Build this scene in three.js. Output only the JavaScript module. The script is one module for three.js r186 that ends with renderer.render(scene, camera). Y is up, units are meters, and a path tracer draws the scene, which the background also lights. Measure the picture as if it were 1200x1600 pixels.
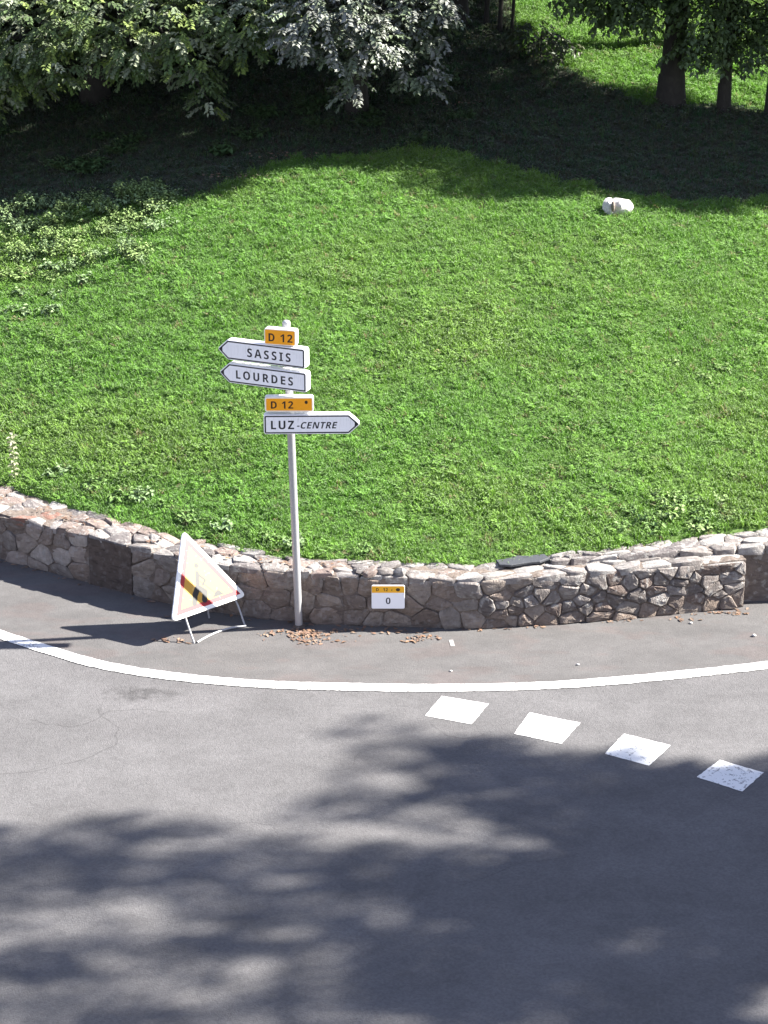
import * as THREE from 'three';
import { mergeGeometries, mergeVertices, toCreasedNormals } from 'three/addons/utils/BufferGeometryUtils.js';
import { RoundedBoxGeometry } from 'three/addons/geometries/RoundedBoxGeometry.js';

// ---------------------------------------------------------------- camera, sky, sun, exposure
const scene = new THREE.Scene();
const camera = new THREE.PerspectiveCamera(26.48, 0.75, 0.5, 2000);
camera.position.set(0.93, 9.64, 21.75);
camera.rotation.set(THREE.MathUtils.degToRad(-20.8), 0, 0);
const renderer = new THREE.WebGLRenderer({ antialias: true });
renderer.toneMapping = THREE.LinearToneMapping;
renderer.toneMappingExposure = 5.2;
renderer.shadowMap.enabled = true;
renderer.shadowMap.type = THREE.PCFSoftShadowMap;
{
  const W = 256, H = 128, d = new Float32Array(W * H * 4);
  for (let j = 0; j < H; j++) for (let i = 0; i < W; i++) {
    const el = Math.max(0, ((j + 0.5) / H - 0.5) * 2), k = Math.pow(1 - el, 2.2), o = (j * W + i) * 4;   // clear summer sky, paler towards the horizon
    d[o] = 0.075 + 0.13 * k; d[o + 1] = 0.098 + 0.122 * k; d[o + 2] = 0.172 + 0.10 * k; d[o + 3] = 1;
  }
  const sky = new THREE.DataTexture(d, W, H, THREE.RGBAFormat, THREE.FloatType);
  sky.mapping = THREE.EquirectangularReflectionMapping; sky.magFilter = THREE.LinearFilter; sky.minFilter = THREE.LinearFilter; sky.needsUpdate = true;
  scene.background = sky; scene.environment = sky;
}
const SUN = new THREE.Vector3(0.79, 0.60, -0.105).normalize();
const sun = new THREE.DirectionalLight(new THREE.Color(1, 0.955, 0.88), 4.8);
sun.position.copy(SUN).multiplyScalar(60); sun.castShadow = true; sun.shadow.radius = 1.3; sun.shadow.mapSize.set(4096, 4096);
Object.assign(sun.shadow.camera, { left: -28, right: 28, top: 28, bottom: -28, near: 1, far: 160 });
scene.add(sun, sun.target);

// ---------------------------------------------------------------- helpers
let seed = 20240611;
const rnd = () => { seed |= 0; seed = seed + 0x6D2B79F5 | 0; let t = Math.imul(seed ^ seed >>> 15, 1 | seed); t = t + Math.imul(t ^ t >>> 7, 61 | t) ^ t; return ((t ^ t >>> 14) >>> 0) / 4294967296; };
const rr = (a, b) => a + (b - a) * rnd();
const lerp = (a, b, t) => a + (b - a) * t, clamp = (v, a, b) => Math.min(b, Math.max(a, v));
const hash = (x, y) => { let h = Math.imul(x, 374761393) + Math.imul(y, 668265263) | 0; h = Math.imul(h ^ h >>> 13, 1274126177); return ((h ^ h >>> 16) >>> 0) / 4294967296; };
function vnoise(x, y, per = 0) {
  const xi = Math.floor(x), yi = Math.floor(y), fx = x - xi, fy = y - yi, u = fx * fx * (3 - 2 * fx), v = fy * fy * (3 - 2 * fy);
  const m = per ? (a) => ((a % per) + per) % per : (a) => a;
  return lerp(lerp(hash(m(xi), m(yi)), hash(m(xi + 1), m(yi)), u), lerp(hash(m(xi), m(yi + 1)), hash(m(xi + 1), m(yi + 1)), u), v);
}
function fbm(x, y, oct = 4, per = 0) { let s = 0, a = 0.5, n = 0; for (let k = 0; k < oct; k++) { s += a * vnoise(x, y, per); n += a; x = x * 2 + (per ? 0 : 17.3); y = y * 2 + (per ? 0 : 9.1); per *= 2; a *= 0.5; } return s / n; }
const V = (x, y, z) => new THREE.Vector3(x, y, z);
const taken = {};
const numbered = (n) => { const k = taken[n] = (taken[n] ?? -1) + 1; return k ? `${n}_${String(k).padStart(3, '0')}` : n; };
function mesh(name, geometry, material, parent) { const m = new THREE.Mesh(geometry, material); m.name = parent ? name : numbered(name); m.castShadow = m.receiveShadow = true; (parent || scene).add(m); return m; }
function thing(name, label, category, pos = [0, 0, 0], group) { const g = new THREE.Group(); g.name = numbered(name); g.position.set(...pos); scene.add(g); g.userData = { label, category }; if (group) g.userData.group = group; return g; }
function tag(o, label, category, group) { Object.assign(o.userData, { label, category }); if (group) o.userData.group = group; return o; }
function structure(o, label) { o.userData.kind = 'structure'; if (label) o.userData.label = label; return o; }
function geo(pos, idx, uv) {
  const g = new THREE.BufferGeometry(); g.setAttribute('position', new THREE.Float32BufferAttribute(pos, 3));
  g.setAttribute('uv', new THREE.Float32BufferAttribute(uv || new Array(pos.length / 3 * 2).fill(0), 2)); if (idx) g.setIndex(idx); g.computeVertexNormals(); return g;
}
function dataTex(W, H, fn, srgb, rep = 1) {
  const d = new Uint8Array(W * H * 4), c = [0, 0, 0], enc = (l) => l <= 0.0031308 ? l * 12.92 : 1.055 * Math.pow(l, 1 / 2.4) - 0.055;
  for (let j = 0; j < H; j++) for (let i = 0; i < W; i++) { fn(i, j, c); const o = (j * W + i) * 4; for (let k = 0; k < 3; k++) d[o + k] = clamp((srgb ? enc(clamp(c[k], 0, 1)) : c[k]) * 255, 0, 255); d[o + 3] = 255; }
  const t = new THREE.DataTexture(d, W, H, THREE.RGBAFormat); t.wrapS = t.wrapT = THREE.RepeatWrapping; t.magFilter = THREE.LinearFilter; t.minFilter = THREE.LinearMipmapLinearFilter; t.generateMipmaps = true;
  if (srgb) t.colorSpace = THREE.SRGBColorSpace; t.repeat.set(rep, rep); t.needsUpdate = true; return t;
}
function canvasTex(w, h, draw) { const c = document.createElement('canvas'); c.width = w; c.height = h; draw(c.getContext('2d'), w, h); const t = new THREE.CanvasTexture(c); t.colorSpace = THREE.SRGBColorSpace; t.magFilter = THREE.LinearFilter; return t; }
const lin = (r, g, b) => new THREE.Color().setRGB(r, g, b);
const std = (color, roughness = 0.9, extra = {}) => new THREE.MeshStandardMaterial({ color, roughness, ...extra });
function instanced(name, geometry, material, mats, cols, parent) {
  const im = new THREE.InstancedMesh(geometry, material, mats.length); mats.forEach((m, i) => im.setMatrixAt(i, m)); if (cols) cols.forEach((c, i) => im.setColorAt(i, c));
  im.name = parent ? name : numbered(name); im.castShadow = im.receiveShadow = true; im.userData.kind = 'stuff'; (parent || scene).add(im); return im;
}
function taperTube(pts, r0, r1, sides = 9, rough = 0) {   // a limb that tapers along its points
  const c = new THREE.CatmullRomCurve3(pts.map((p) => V(...p))), n = Math.max(4, pts.length * 4), fr = c.computeFrenetFrames(n), pos = [], idx = [], uv = [];
  for (let i = 0; i <= n; i++) { const p = c.getPoint(i / n), r = lerp(r0, r1, Math.pow(i / n, 0.8));
    for (let k = 0; k <= sides; k++) { const a = (k % sides) / sides * Math.PI * 2, q = r * (1 + rough * (hash(k % sides + 31, i * 7 + 3) - 0.5)); const v = fr.normals[i].clone().multiplyScalar(Math.cos(a) * q).addScaledVector(fr.binormals[i], Math.sin(a) * q).add(p); pos.push(v.x, v.y, v.z); uv.push(k / sides, i / n * 4); } }
  for (let i = 0; i < n; i++) for (let k = 0; k < sides; k++) { const a = i * (sides + 1) + k, b = a + sides + 1; idx.push(a, b, a + 1, b, b + 1, a + 1); }
  return geo(pos, idx, uv);
}

// ---------------------------------------------------------------- materials of the ground
const ASZ = 14, AT = 2048;   // asphalt sheet: one texture over 14 m
const cracks = new Float32Array(AT * AT);
{
  const walk = (x, z, a, len, w, wob) => { for (let s = 0; s < len; s += 0.006) { a += (rnd() - 0.5) * wob; x += Math.cos(a) * 0.006; z += Math.sin(a) * 0.006; const i = Math.floor((x + 5.5) / ASZ * AT), j = Math.floor((z + 4) / ASZ * AT); for (let di = -w; di <= w; di++) for (let dj = -w; dj <= w; dj++) { const I = i + di, J = j + dj; if (I >= 0 && J >= 0 && I < AT && J < AT) cracks[J * AT + I] = Math.max(cracks[J * AT + I], 1 - 0.45 * Math.hypot(di, dj)); } } };
  for (const c of [[-2.6, 2.2, 0.5, 1.6, 1, 0.35], [1.4, 2.3, 1.5, 0.7, 1, 0.4], [-1.6, 1.55, 0.2, 0.5, 2, 0.9], [-1.5, 1.7, 2.4, 0.4, 1, 0.9], [-3, 3.4, 0.3, 2.4, 1, 0.25], [0.2, 3.2, 0.1, 1.1, 0, 0.4], [1.6, 5.4, -0.5, 1.2, 0, 0.12], [4.9, -0.3, 1.25, 0.9, 1, 0.2], [-0.5, 4.3, 0.4, 1.6, 0, 0.4]]) walk(...c);
}
const asphaltMap = dataTex(AT, AT, (i, j, c) => {
  const x = i / AT * ASZ, z = j / AT * ASZ;
  const g = hash(i, j), g2 = vnoise(i / 2.6, j / 2.6), m = fbm(x * 1.3, z * 2.2, 4), f = fbm(x * 7 + 40, z * 9, 3);
  let v = 0.099 * (0.86 + 0.17 * g + 0.14 * (g2 - 0.5) * 2) * (0.80 + 0.40 * m) * (0.90 + 0.20 * f) * (0.97 + 0.06 * vnoise((x - z * 0.8) * 1.4, (x + z) * 0.25));
  const st = fbm(x * 2.1 + 7, z * 2.1 + 3, 4); if (st > 0.62) v *= 1 - clamp((st - 0.62) * 1.2, 0, 0.08);
  const dx = x - 5.5 + 1.55, dz = z - 4 - 1.62, sp = Math.exp(-(dx * dx * 6 + dz * dz * 26)) * fbm(x * 14, z * 14, 3); v *= 1 - 0.75 * clamp(sp * 1.4 - 0.2, 0, 0.6);   // oil-dark patch by the line
  v *= 1 - 0.3 * cracks[j * AT + i];
  c[0] = v * 1.0; c[1] = v * 0.965; c[2] = v * 0.985;
}, true);
const asphaltBump = dataTex(1024, 1024, (i, j, c) => { c[0] = c[1] = c[2] = 0.55 * hash(i, j) + 0.45 * vnoise(i / 3, j / 3); }, false);
const SH = 1024;
const shoulderMap = dataTex(SH * 2, SH, (i, j, c) => {   // 14 m x 7 m
  const x = i / (SH * 2) * 14, z = j / SH * 7, g = hash(i + 999, j), m = fbm(x * 1.6 + 50, z * 3, 4), f = fbm(x * 8 + 4, z * 12, 3), st = fbm(x * 2.4 + 11, z * 5 + 2, 4);
  let v = 0.089 * (0.86 + 0.18 * g + 0.12 * vnoise(i / 2.4, j / 2.4)) * (0.78 + 0.40 * m) * (0.87 + 0.24 * f); const rust = clamp((st - 0.52) * 3.2, 0, 0.5);
  c[0] = v * (1.02 + rust * 0.12); c[1] = v * (0.972 - rust * 0.05); c[2] = v * (0.962 - rust * 0.08);
}, true);
const bumpC = (t, rep) => { const q = t.clone(); q.repeat.set(rep, rep); q.needsUpdate = true; return q; };
const asphaltMat = std(0xffffff, 0.93, { map: asphaltMap, bumpMap: bumpC(asphaltBump, 5), bumpScale: 0.006 });
const shoulderMat = std(0xffffff, 0.95, { map: shoulderMap, bumpMap: bumpC(asphaltBump, 5), bumpScale: 0.006 });

// ---------------------------------------------------------------- terrain
const ZB = [[-8, -6.2], [-5.5, -4.3], [-3.58, -2.85], [-2.98, -2.35], [-2.26, -1.83], [-1.72, -1.44], [-1.08, -1.08], [-0.46, -0.7], [0.09, -0.6], [1.05, -0.5], [1.82, -0.42], [2.21, -0.45], [2.84, -0.58], [3.37, -0.7], [3.92, -0.9], [4.75, -1.2], [5.27, -1.32], [8, -2.1]];
function zBack(x) {
  if (x <= -8) return -6.2 + 0.76 * (x + 8); if (x >= 8) return -2.1 - 0.28 * (x - 8);
  for (let k = 1; k < ZB.length; k++) if (x <= ZB[k][0]) { const [a, b] = ZB[k - 1], [c, d] = ZB[k]; return lerp(b, d, (x - a) / (c - a)); }
}
const SHADE_EDGE = [[-6, -10.7], [-2, -10.3], [-1.2, -10.7], [-0.4, -11.25], [1.5, -11.3], [2.6, -10.95], [3.8, -10.2], [4.8, -9.75], [6, -9.75], [7.5, -10.6], [11, -11.5]];  // border set close to where the sunlight ends on the slope
function shadeFloor(x, z) {   // bare leafy woodland floor; its colour also carries tree shade, with a ragged border
  const e = 0.5 * (fbm(x * 1.1 + 8, z * 1.1 + 2, 3) - 0.5) + 0.35 * (vnoise(x * 5, z * 5) - 0.5), edge = SHADE_EDGE.reduce((v, [a, b], k) => k && x >= SHADE_EDGE[k - 1][0] ? lerp(SHADE_EDGE[k - 1][1], b, clamp((x - SHADE_EDGE[k - 1][0]) / (a - SHADE_EDGE[k - 1][0]), 0, 1)) : v, SHADE_EDGE[0][1]); if (z > edge + e) return false;
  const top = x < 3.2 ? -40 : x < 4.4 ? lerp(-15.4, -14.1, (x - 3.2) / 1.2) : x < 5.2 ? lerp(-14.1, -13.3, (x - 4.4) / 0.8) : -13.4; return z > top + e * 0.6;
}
function hillY(x, z) { const v = zBack(x) - z, h0 = 0.57 + 0.12 * clamp((x - 2.6) / 1.5, 0, 1); if (v < 0) return lerp(h0, -0.3, clamp(-v / 0.35, 0, 1)); return h0 + 0.22 * v + 0.10 * (fbm(x * 0.45 + 30, z * 0.45 + 70, 3) - 0.5) * clamp(v / 2, 0, 1); }
structure(mesh('ground', (() => { const g = new THREE.PlaneGeometry(1200, 1200, 8, 8); g.rotateX(-Math.PI / 2); g.translate(0, -0.25, 0); return g; })(), std(lin(0.07, 0.095, 0.035), 1)), 'grassy ground beyond the road');
{
  const xs = [], vs = []; for (let x = -60; x < -10; x += 5) xs.push(x); for (let x = -10; x <= 11; x += 0.25) xs.push(x); for (let x = 15; x <= 60; x += 5) xs.push(x);
  vs.push(-0.35, -0.12); for (let v = 0; v <= 20; v += 0.25) vs.push(v); for (let v = 24; v <= 80; v += 6) vs.push(v);
  const pos = [], uv = [], idx = [];
  for (const v of vs) for (const x of xs) { const z = zBack(x) - v; pos.push(x, hillY(x, z), z); uv.push(x / 3, z / 3); }
  const n = xs.length; for (let j = 0; j < vs.length - 1; j++) for (let i = 0; i < n - 1; i++) { const a = j * n + i; idx.push(a, a + 1, a + n, a + 1, a + n + 1, a + n); }
  const soil = dataTex(512, 512, (i, j, c) => { const f = fbm(i / 32, j / 32, 5, 16), g = hash(i, j), k = 0.55 + 0.6 * f + 0.3 * (g - 0.5); c[0] = c[1] = c[2] = k; }, true);
  const hc = []; for (let q = 0; q < pos.length; q += 3) hc.push(...(shadeFloor(pos[q], pos[q + 2]) ? [0.04, 0.045, 0.028] : [0.09, 0.16, 0.032]));  // woodland soil deepened so that its colour holds the tree shade
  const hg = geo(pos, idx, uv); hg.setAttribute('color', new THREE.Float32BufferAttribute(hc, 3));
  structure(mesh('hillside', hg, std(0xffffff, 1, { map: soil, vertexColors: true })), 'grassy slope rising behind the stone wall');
}
// ---------------------------------------------------------------- road, shoulder, paint
const LINE = [[-9, -7.2], [-6.5, -3.6], [-4.6, -1.1], [-3.24, 0.13], [-2.85, 0.4], [-2.11, 0.88], [-1.4, 1.16], [-0.39, 1.38], [0.93, 1.47], [1.92, 1.47], [2.91, 1.38], [3.93, 1.18], [4.97, 0.92], [7, 0.35], [9, -0.25], [14, -1.7], [22, -4]].map((p) => V(p[0], 0, p[1]));
const lineCurve = new THREE.CatmullRomCurve3(LINE, false, 'centripetal');
const NL = 420, linePts = [], lineNs = [];
for (let i = 0; i <= NL; i++) { const u = i / NL, p = lineCurve.getPointAt(u), t = lineCurve.getTangentAt(u); linePts.push(p); lineNs.push(V(t.z, 0, -t.x).normalize()); }
{
  const s = new THREE.Shape([[-40, 40], [-40, -40], [-14, -22], [-9, -8.5], [-5, -4], [-3, -1.9], [-1, -0.5], [0, -0.2], [2, -0.1], [5, -0.7], [8, -1.2], [14, -3.3], [30, -9], [30, -2], [16, 1.5], [11, 2.4], [9.6, 4], [9.3, 7], [9.3, 40]].map(([x, z]) => new THREE.Vector2(x, -z)));
  const g = new THREE.ShapeGeometry(s); g.rotateX(-Math.PI / 2); const p = g.attributes.position, uv = []; for (let i = 0; i < p.count; i++) uv.push((p.getX(i) + 5.5) / ASZ, (p.getZ(i) + 4) / ASZ); g.setAttribute('uv', new THREE.Float32BufferAttribute(uv, 2));
  structure(mesh('road', g, asphaltMat), 'worn grey asphalt road at the bend');
  const pos = [], u2 = [], idx = [];
  for (let i = 0; i <= NL; i++) { const p1 = linePts[i], q = p1.clone().addScaledVector(lineNs[i], 0.0), w = Math.max(0.4, q.z - (zBack(q.x) + 0.15)); for (const k of [0, 0.5, 1]) { const x = q.x, z = q.z - k * w; pos.push(x, 0.004, z); u2.push((x + 5.5) / 14, (z + 4) / 7); } }
  for (let i = 0; i < NL; i++) for (let k = 0; k < 2; k++) { const a = i * 3 + k; idx.push(a, a + 3, a + 1, a + 1, a + 3, a + 4); }
  structure(mesh('road_shoulder', geo(pos, idx, u2), shoulderMat), 'pinkish asphalt shoulder between white line and stone wall');
}
function paintMap(worn, sd, w = 512, h = 512, sx = 0.5, sz = 0.5) {
  return dataTex(w, h, (i, j, c) => {
    const x = i / w * sx + sd, z = j / h * sz, n = fbm(x * 34, z * 34, 4), g = hash(i + sd * 77, j), e = fbm(x * 120, z * 120, 2);
    const miss = clamp((n * 0.7 + e * 0.3 - (0.66 - worn)) * 9, 0, 1) * (0.6 + 0.4 * g), v = 0.72 * (0.9 + 0.1 * n + 0.06 * (g - 0.5));
    c[0] = lerp(v, 0.16, miss); c[1] = lerp(v * 0.99, 0.155, miss); c[2] = lerp(v * 0.96, 0.155, miss);
  }, true);
}
{
  const pos = [], uv = [], idx = []; let L = 0;
  for (let i = 0; i <= NL; i++) { if (i) L += linePts[i].distanceTo(linePts[i - 1]); const j1 = 0.012 * (hash(i, 5) - 0.5), j2 = 0.012 * (hash(i, 6) - 0.5); const a = linePts[i].clone().addScaledVector(lineNs[i], 0.09 + j1), b = linePts[i].clone().addScaledVector(lineNs[i], -0.09 + j2); pos.push(a.x, 0.008, a.z, b.x, 0.008, b.z); uv.push(L / 4, 0, L / 4, 0.09); }
  for (let i = 0; i < NL; i++) { const a = i * 2; idx.push(a, a + 1, a + 2, a + 1, a + 3, a + 2); }
  tag(mesh('road_line', geo(pos, idx, uv), std(0xffffff, 0.75, { map: paintMap(0.13, 3, 2048, 1024, 4, 2) })), 'long solid white edge line curving along the road shoulder', 'road marking');
}
[[[1.52, 1.67], [1.99, 1.85], [1.80, 2.31], [1.34, 2.12], 0.02, 'clean white painted square beside the curved edge line'],
 [[2.39, 2.05], [2.88, 2.28], [2.66, 2.74], [2.21, 2.52], 0.03, 'second white painted square from the curved edge line, fully sunlit'],
 [[3.29, 2.52], [3.72, 2.77], [3.46, 3.20], [3.06, 2.95], 0.07, 'third white painted square from the edge line, scuffed at tree shadow edge'],
 [[4.15, 3.08], [4.53, 3.34], [4.27, 3.72], [3.88, 3.43], 0.09, 'most worn speckled white painted square, lying in tree shadow']].forEach((q, k) => {
  const [a, b, c, d, worn, label] = q, P = (p, s, t) => s, pos = [], uv = [], idx = [], N = 10;
  for (let j = 0; j <= N; j++) for (let i = 0; i <= N; i++) { const s = i / N, t = j / N; let x = lerp(lerp(a[0], b[0], s), lerp(d[0], c[0], s), t), z = lerp(lerp(a[1], b[1], s), lerp(d[1], c[1], s), t); if (i % N === 0 || j % N === 0) { x += 0.008 * (hash(i + k * 50, j) - 0.5); z += 0.008 * (hash(i, j + k * 50) - 0.5); } pos.push(x, 0.0045, z); uv.push(s, t); }
  for (let j = 0; j < N; j++) for (let i = 0; i < N; i++) { const o = j * (N + 1) + i; idx.push(o, o + N + 1, o + 1, o + 1, o + N + 1, o + N + 2); }
  tag(mesh('road_marking', geo(pos, idx, uv), std(0xffffff, 0.75, { map: paintMap(worn, 11 + k * 5) })), label, 'road marking', 'broken line of white squares on the road');
});
// small white paint tick on the shoulder
tag(mesh('paint_tick', (() => { const g = new THREE.PlaneGeometry(0.045, 0.16, 1, 6); g.rotateX(-Math.PI / 2); g.rotateY(0.1); g.translate(1.66, 0.008, 0.36); return g; })(), std(lin(0.3, 0.29, 0.28), 0.9)), 'short faded white paint stroke on the shoulder below the wall', 'road marking');

// ---------------------------------------------------------------- stone wall
const stoneBump = dataTex(512, 512, (i, j, c) => { c[0] = c[1] = c[2] = 0.6 * fbm(i / 32, j / 32, 5, 16) + 0.3 * vnoise(i / 4, j / 4, 128) + 0.1 * hash(i, j); }, false);
const stoneTex = (r, g, b, sd, vein, lichen) => dataTex(256, 256, (i, j, c) => {
  const n = fbm(i / 32 + sd, j / 20, 5, 0), s = fbm(i / 10 + sd * 3, j / 10 + 7, 3), h = hash(i + sd * 13, j), l = fbm(i / 18 + sd * 5, j / 18 + 90, 4), k = 0.62 + 0.5 * n + 0.25 * (s - 0.5) + 0.12 * (h - 0.5);
  const t = clamp((l - 0.56) * 7, 0, 1) * lichen, u = clamp((fbm(i / 40 + sd, j / 9 + 33, 3) - 0.58) * 6, 0, 1) * vein;
  c[0] = lerp(r * k, 0.34, t) * (1 - 0.45 * u); c[1] = lerp(g * k, 0.33, t) * (1 - 0.5 * u); c[2] = lerp(b * k, 0.31, t) * (1 - 0.5 * u);
}, true);
const sMat = (t, rough = 0.92) => std(0xffffff, rough, { map: t, bumpMap: stoneBump, bumpScale: 0.022 });
const faceMats = [[0.225, 0.178, 0.148], [0.195, 0.158, 0.134], [0.265, 0.222, 0.188], [0.165, 0.13, 0.108], [0.23, 0.18, 0.145], [0.21, 0.182, 0.16]].map((c, k) => sMat(stoneTex(...c, k * 9 + 1, 0.5, 0.25)));
const rightMats = [[0.19, 0.165, 0.15], [0.15, 0.13, 0.12], [0.23, 0.205, 0.19], [0.17, 0.13, 0.11], [0.15, 0.13, 0.12], [0.28, 0.25, 0.23]].map((c, k) => sMat(stoneTex(...c, k * 9 + 4, 0.6, 0.6)));
const paleMats = [[0.30, 0.25, 0.215], [0.34, 0.30, 0.265]].map((c, k) => sMat(stoneTex(...c, k * 9 + 61, 0.3, 0.5)));
const topMats = [[0.24, 0.215, 0.2], [0.29, 0.265, 0.25], [0.21, 0.165, 0.145], [0.18, 0.16, 0.155], [0.26, 0.2, 0.175], [0.33, 0.31, 0.295]].map((c, k) => sMat(stoneTex(...c, k * 7 + 30, 0.5, 0.7)));
const redMat = sMat(stoneTex(0.23, 0.12, 0.09, 91, 0.5, 0.3));
const mortarMat = sMat(stoneTex(0.17, 0.135, 0.112, 77, 0.6, 0.25), 1), concreteMat = sMat(stoneTex(0.10, 0.077, 0.064, 83, 0.7, 0.12), 1);
const topMortar = sMat(stoneTex(0.17, 0.14, 0.122, 57, 0.5, 0.5), 1);

class Path {   // a polyline in plan with distance, point and outward normal
  constructor(pts) { const c = new THREE.CatmullRomCurve3(pts.map(([x, z]) => V(x, 0, z)), false, 'centripetal'); c.arcLengthDivisions = 600; this.c = c; this.len = c.getLength(); }
  at(s) { const u = clamp(s / this.len, 0, 1), p = this.c.getPointAt(u), t = this.c.getTangentAt(u); return { p, n: V(-t.z, 0, t.x).normalize() }; }
  sAt(x) { let lo = 0, hi = this.len; for (let k = 0; k < 40; k++) { const m = (lo + hi) / 2; if (this.at(m).p.x < x) lo = m; else hi = m; } return lo; }
}
function voronoi(runs, b0, b1, jit = 0.42) {   // irregular stone outlines filling a strip; runs of [from, to, stone length, stone height]
  const seeds = [], a0 = runs[0][0], a1 = runs[runs.length - 1][1]; let da = 0, db = 0;
  for (const [r0, r1, la, lb] of runs) { const rows = Math.max(1, Math.round((b1 - b0) / lb)), hB = (b1 - b0) / rows; da = Math.max(da, la); db = Math.max(db, lb); for (let r = 0; r < rows; r++) { let a = r0 + rr(0.1, 0.7) * la; while (a < r1) { seeds.push([a, b0 + (r + 0.5 + rr(-jit, jit)) * hB]); a += la * rr(0.55, 1.6); } } }
  const K = da / db * 0.85, cells = [];
  for (const s of seeds) {
    let poly = [[a0, b0], [a1, b0], [a1, b1], [a0, b1]];
    for (const t of seeds) { if (t === s || Math.abs(t[0] - s[0]) > da * 4) continue;
      const nx = t[0] - s[0], ny = (t[1] - s[1]) * K * K, mx = (t[0] + s[0]) / 2, my = (t[1] + s[1]) / 2, out = [];
      for (let i = 0; i < poly.length; i++) { const p = poly[i], q = poly[(i + 1) % poly.length], dp = (p[0] - mx) * nx + (p[1] - my) * ny, dq = (q[0] - mx) * nx + (q[1] - my) * ny; if (dp <= 0) out.push(p); if ((dp < 0 && dq > 0) || (dp > 0 && dq < 0)) { const k = dp / (dp - dq); out.push([lerp(p[0], q[0], k), lerp(p[1], q[1], k)]); } }
      poly = out; if (poly.length < 3) break; }
    if (poly.length >= 3) cells.push(poly);
  }
  return cells;
}
function stoneGeo(poly, joint, proud, place) {   // place(a, b, depth) gives the world point
  let cx = 0, cy = 0; for (const p of poly) { cx += p[0]; cy += p[1]; } cx /= poly.length; cy /= poly.length;
  let ring = []; for (let i = 0; i < poly.length; i++) { const p = poly[i], q = poly[(i + 1) % poly.length]; if (Math.hypot(p[0] - q[0], p[1] - q[1]) < 0.012) continue; ring.push([lerp(p[0], q[0], 0.13), lerp(p[1], q[1], 0.13)], [lerp(p[0], q[0], 0.87), lerp(p[1], q[1], 0.87)]); }
  if (ring.length < 5) return null;
  ring = ring.map(([a, b]) => { const d = Math.hypot(a - cx, b - cy), k = Math.max(0.3, 1 - joint / d); return [cx + (a - cx) * k + rr(-0.009, 0.009), cy + (b - cy) * k + rr(-0.009, 0.009)]; });
  const n = ring.length, pos = [], uv = [], idx = [], ou = rnd() * 5, ov = rnd() * 5, tx = rr(-0.16, 0.16), ty = rr(-0.2, 0.2);
  const add = (a, b, d) => { const w = place(a, b, d); pos.push(w.x, w.y, w.z); uv.push(a * 1.6 + ou, (b + d) * 1.6 + ov); };
  const tilt = (a, b) => (a - cx) * tx + (b - cy) * ty;
  for (const [k, d] of [[1, -0.07], [1, proud * 0.45], [0.86, proud]]) for (const [a, b] of ring) { const A = cx + (a - cx) * k, B = cy + (b - cy) * k; add(A, B, d + (d > 0 ? tilt(A, B) + rr(-0.004, 0.004) : 0)); }
  for (const [a, b] of ring) { const k = rr(0.35, 0.5), A = cx + (a - cx) * k, B = cy + (b - cy) * k; add(A, B, proud + tilt(A, B) + rr(-0.003, 0.010)); }
  add(cx, cy, proud + rr(0, 0.010));
  for (let r = 0; r < 3; r++) for (let i = 0; i < n; i++) { const a = r * n + i, b = r * n + (i + 1) % n; idx.push(a, b, a + n, b, b + n, a + n); }
  for (let i = 0; i < n; i++) idx.push(3 * n + i, 3 * n + (i + 1) % n, 4 * n);
  return toCreasedNormals(geo(pos, idx, uv), 0.7);
}
function wallCore(path, s0, s1, widthAt, h, depth = 0) {
  const pos = [], uv = [], idx = [], N = Math.round((s1 - s0) / 0.08), prof = [];
  for (let i = 0; i <= N; i++) { const s = lerp(s0, s1, i / N), { p, n } = path.at(s), w = widthAt(s), hh = h - 0.025 + 0.02 * (hash(i, 3) - 0.5);
    for (const [d, y] of [[depth - 0.004, -0.1], [depth - 0.004, hh * 0.5], [depth - 0.008, hh], [-w * 0.5, hh + 0.008], [-w, hh - 0.005], [-w, -0.1]]) { const r = 0.006 * (hash(i, Math.floor(y * 90) + 7) - 0.5), v = p.clone().addScaledVector(n, d + r); pos.push(v.x, y + r, v.z); uv.push(s * 1.5, (d + y) * 1.5); } }
  for (let i = 0; i < N; i++) for (let k = 0; k < 5; k++) { const a = i * 6 + k, b = a + 6; idx.push(a, b, a + 1, b, b + 1, a + 1); }
  for (const e of [0, N * 6]) idx.push(e, e + 1, e + 5, e + 1, e + 4, e + 5, e + 1, e + 2, e + 4, e + 2, e + 3, e + 4);
  return toCreasedNormals(geo(pos, idx, uv), 0.6);
}
const pick = (a) => a[Math.floor(rnd() * a.length)];
const WH = 0.60;
const frontPath = new Path([[-8, -5.0], [-5.5, -3.25], [-3.55, -2.03], [-2.44, -1.31], [-1.86, -0.95], [-1.39, -0.66], [-0.49, -0.33], [0.07, -0.20], [0.53, -0.125], [1.19, -0.065], [1.9, -0.035], [2.4, -0.09], [3.33, -0.25], [4.19, -0.43], [4.95, -0.62]]);
const backPath = new Path([[4.7, -0.80], [5.0, -0.82], [5.8, -0.86], [7, -0.92], [9, -1.05]]);
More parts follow.
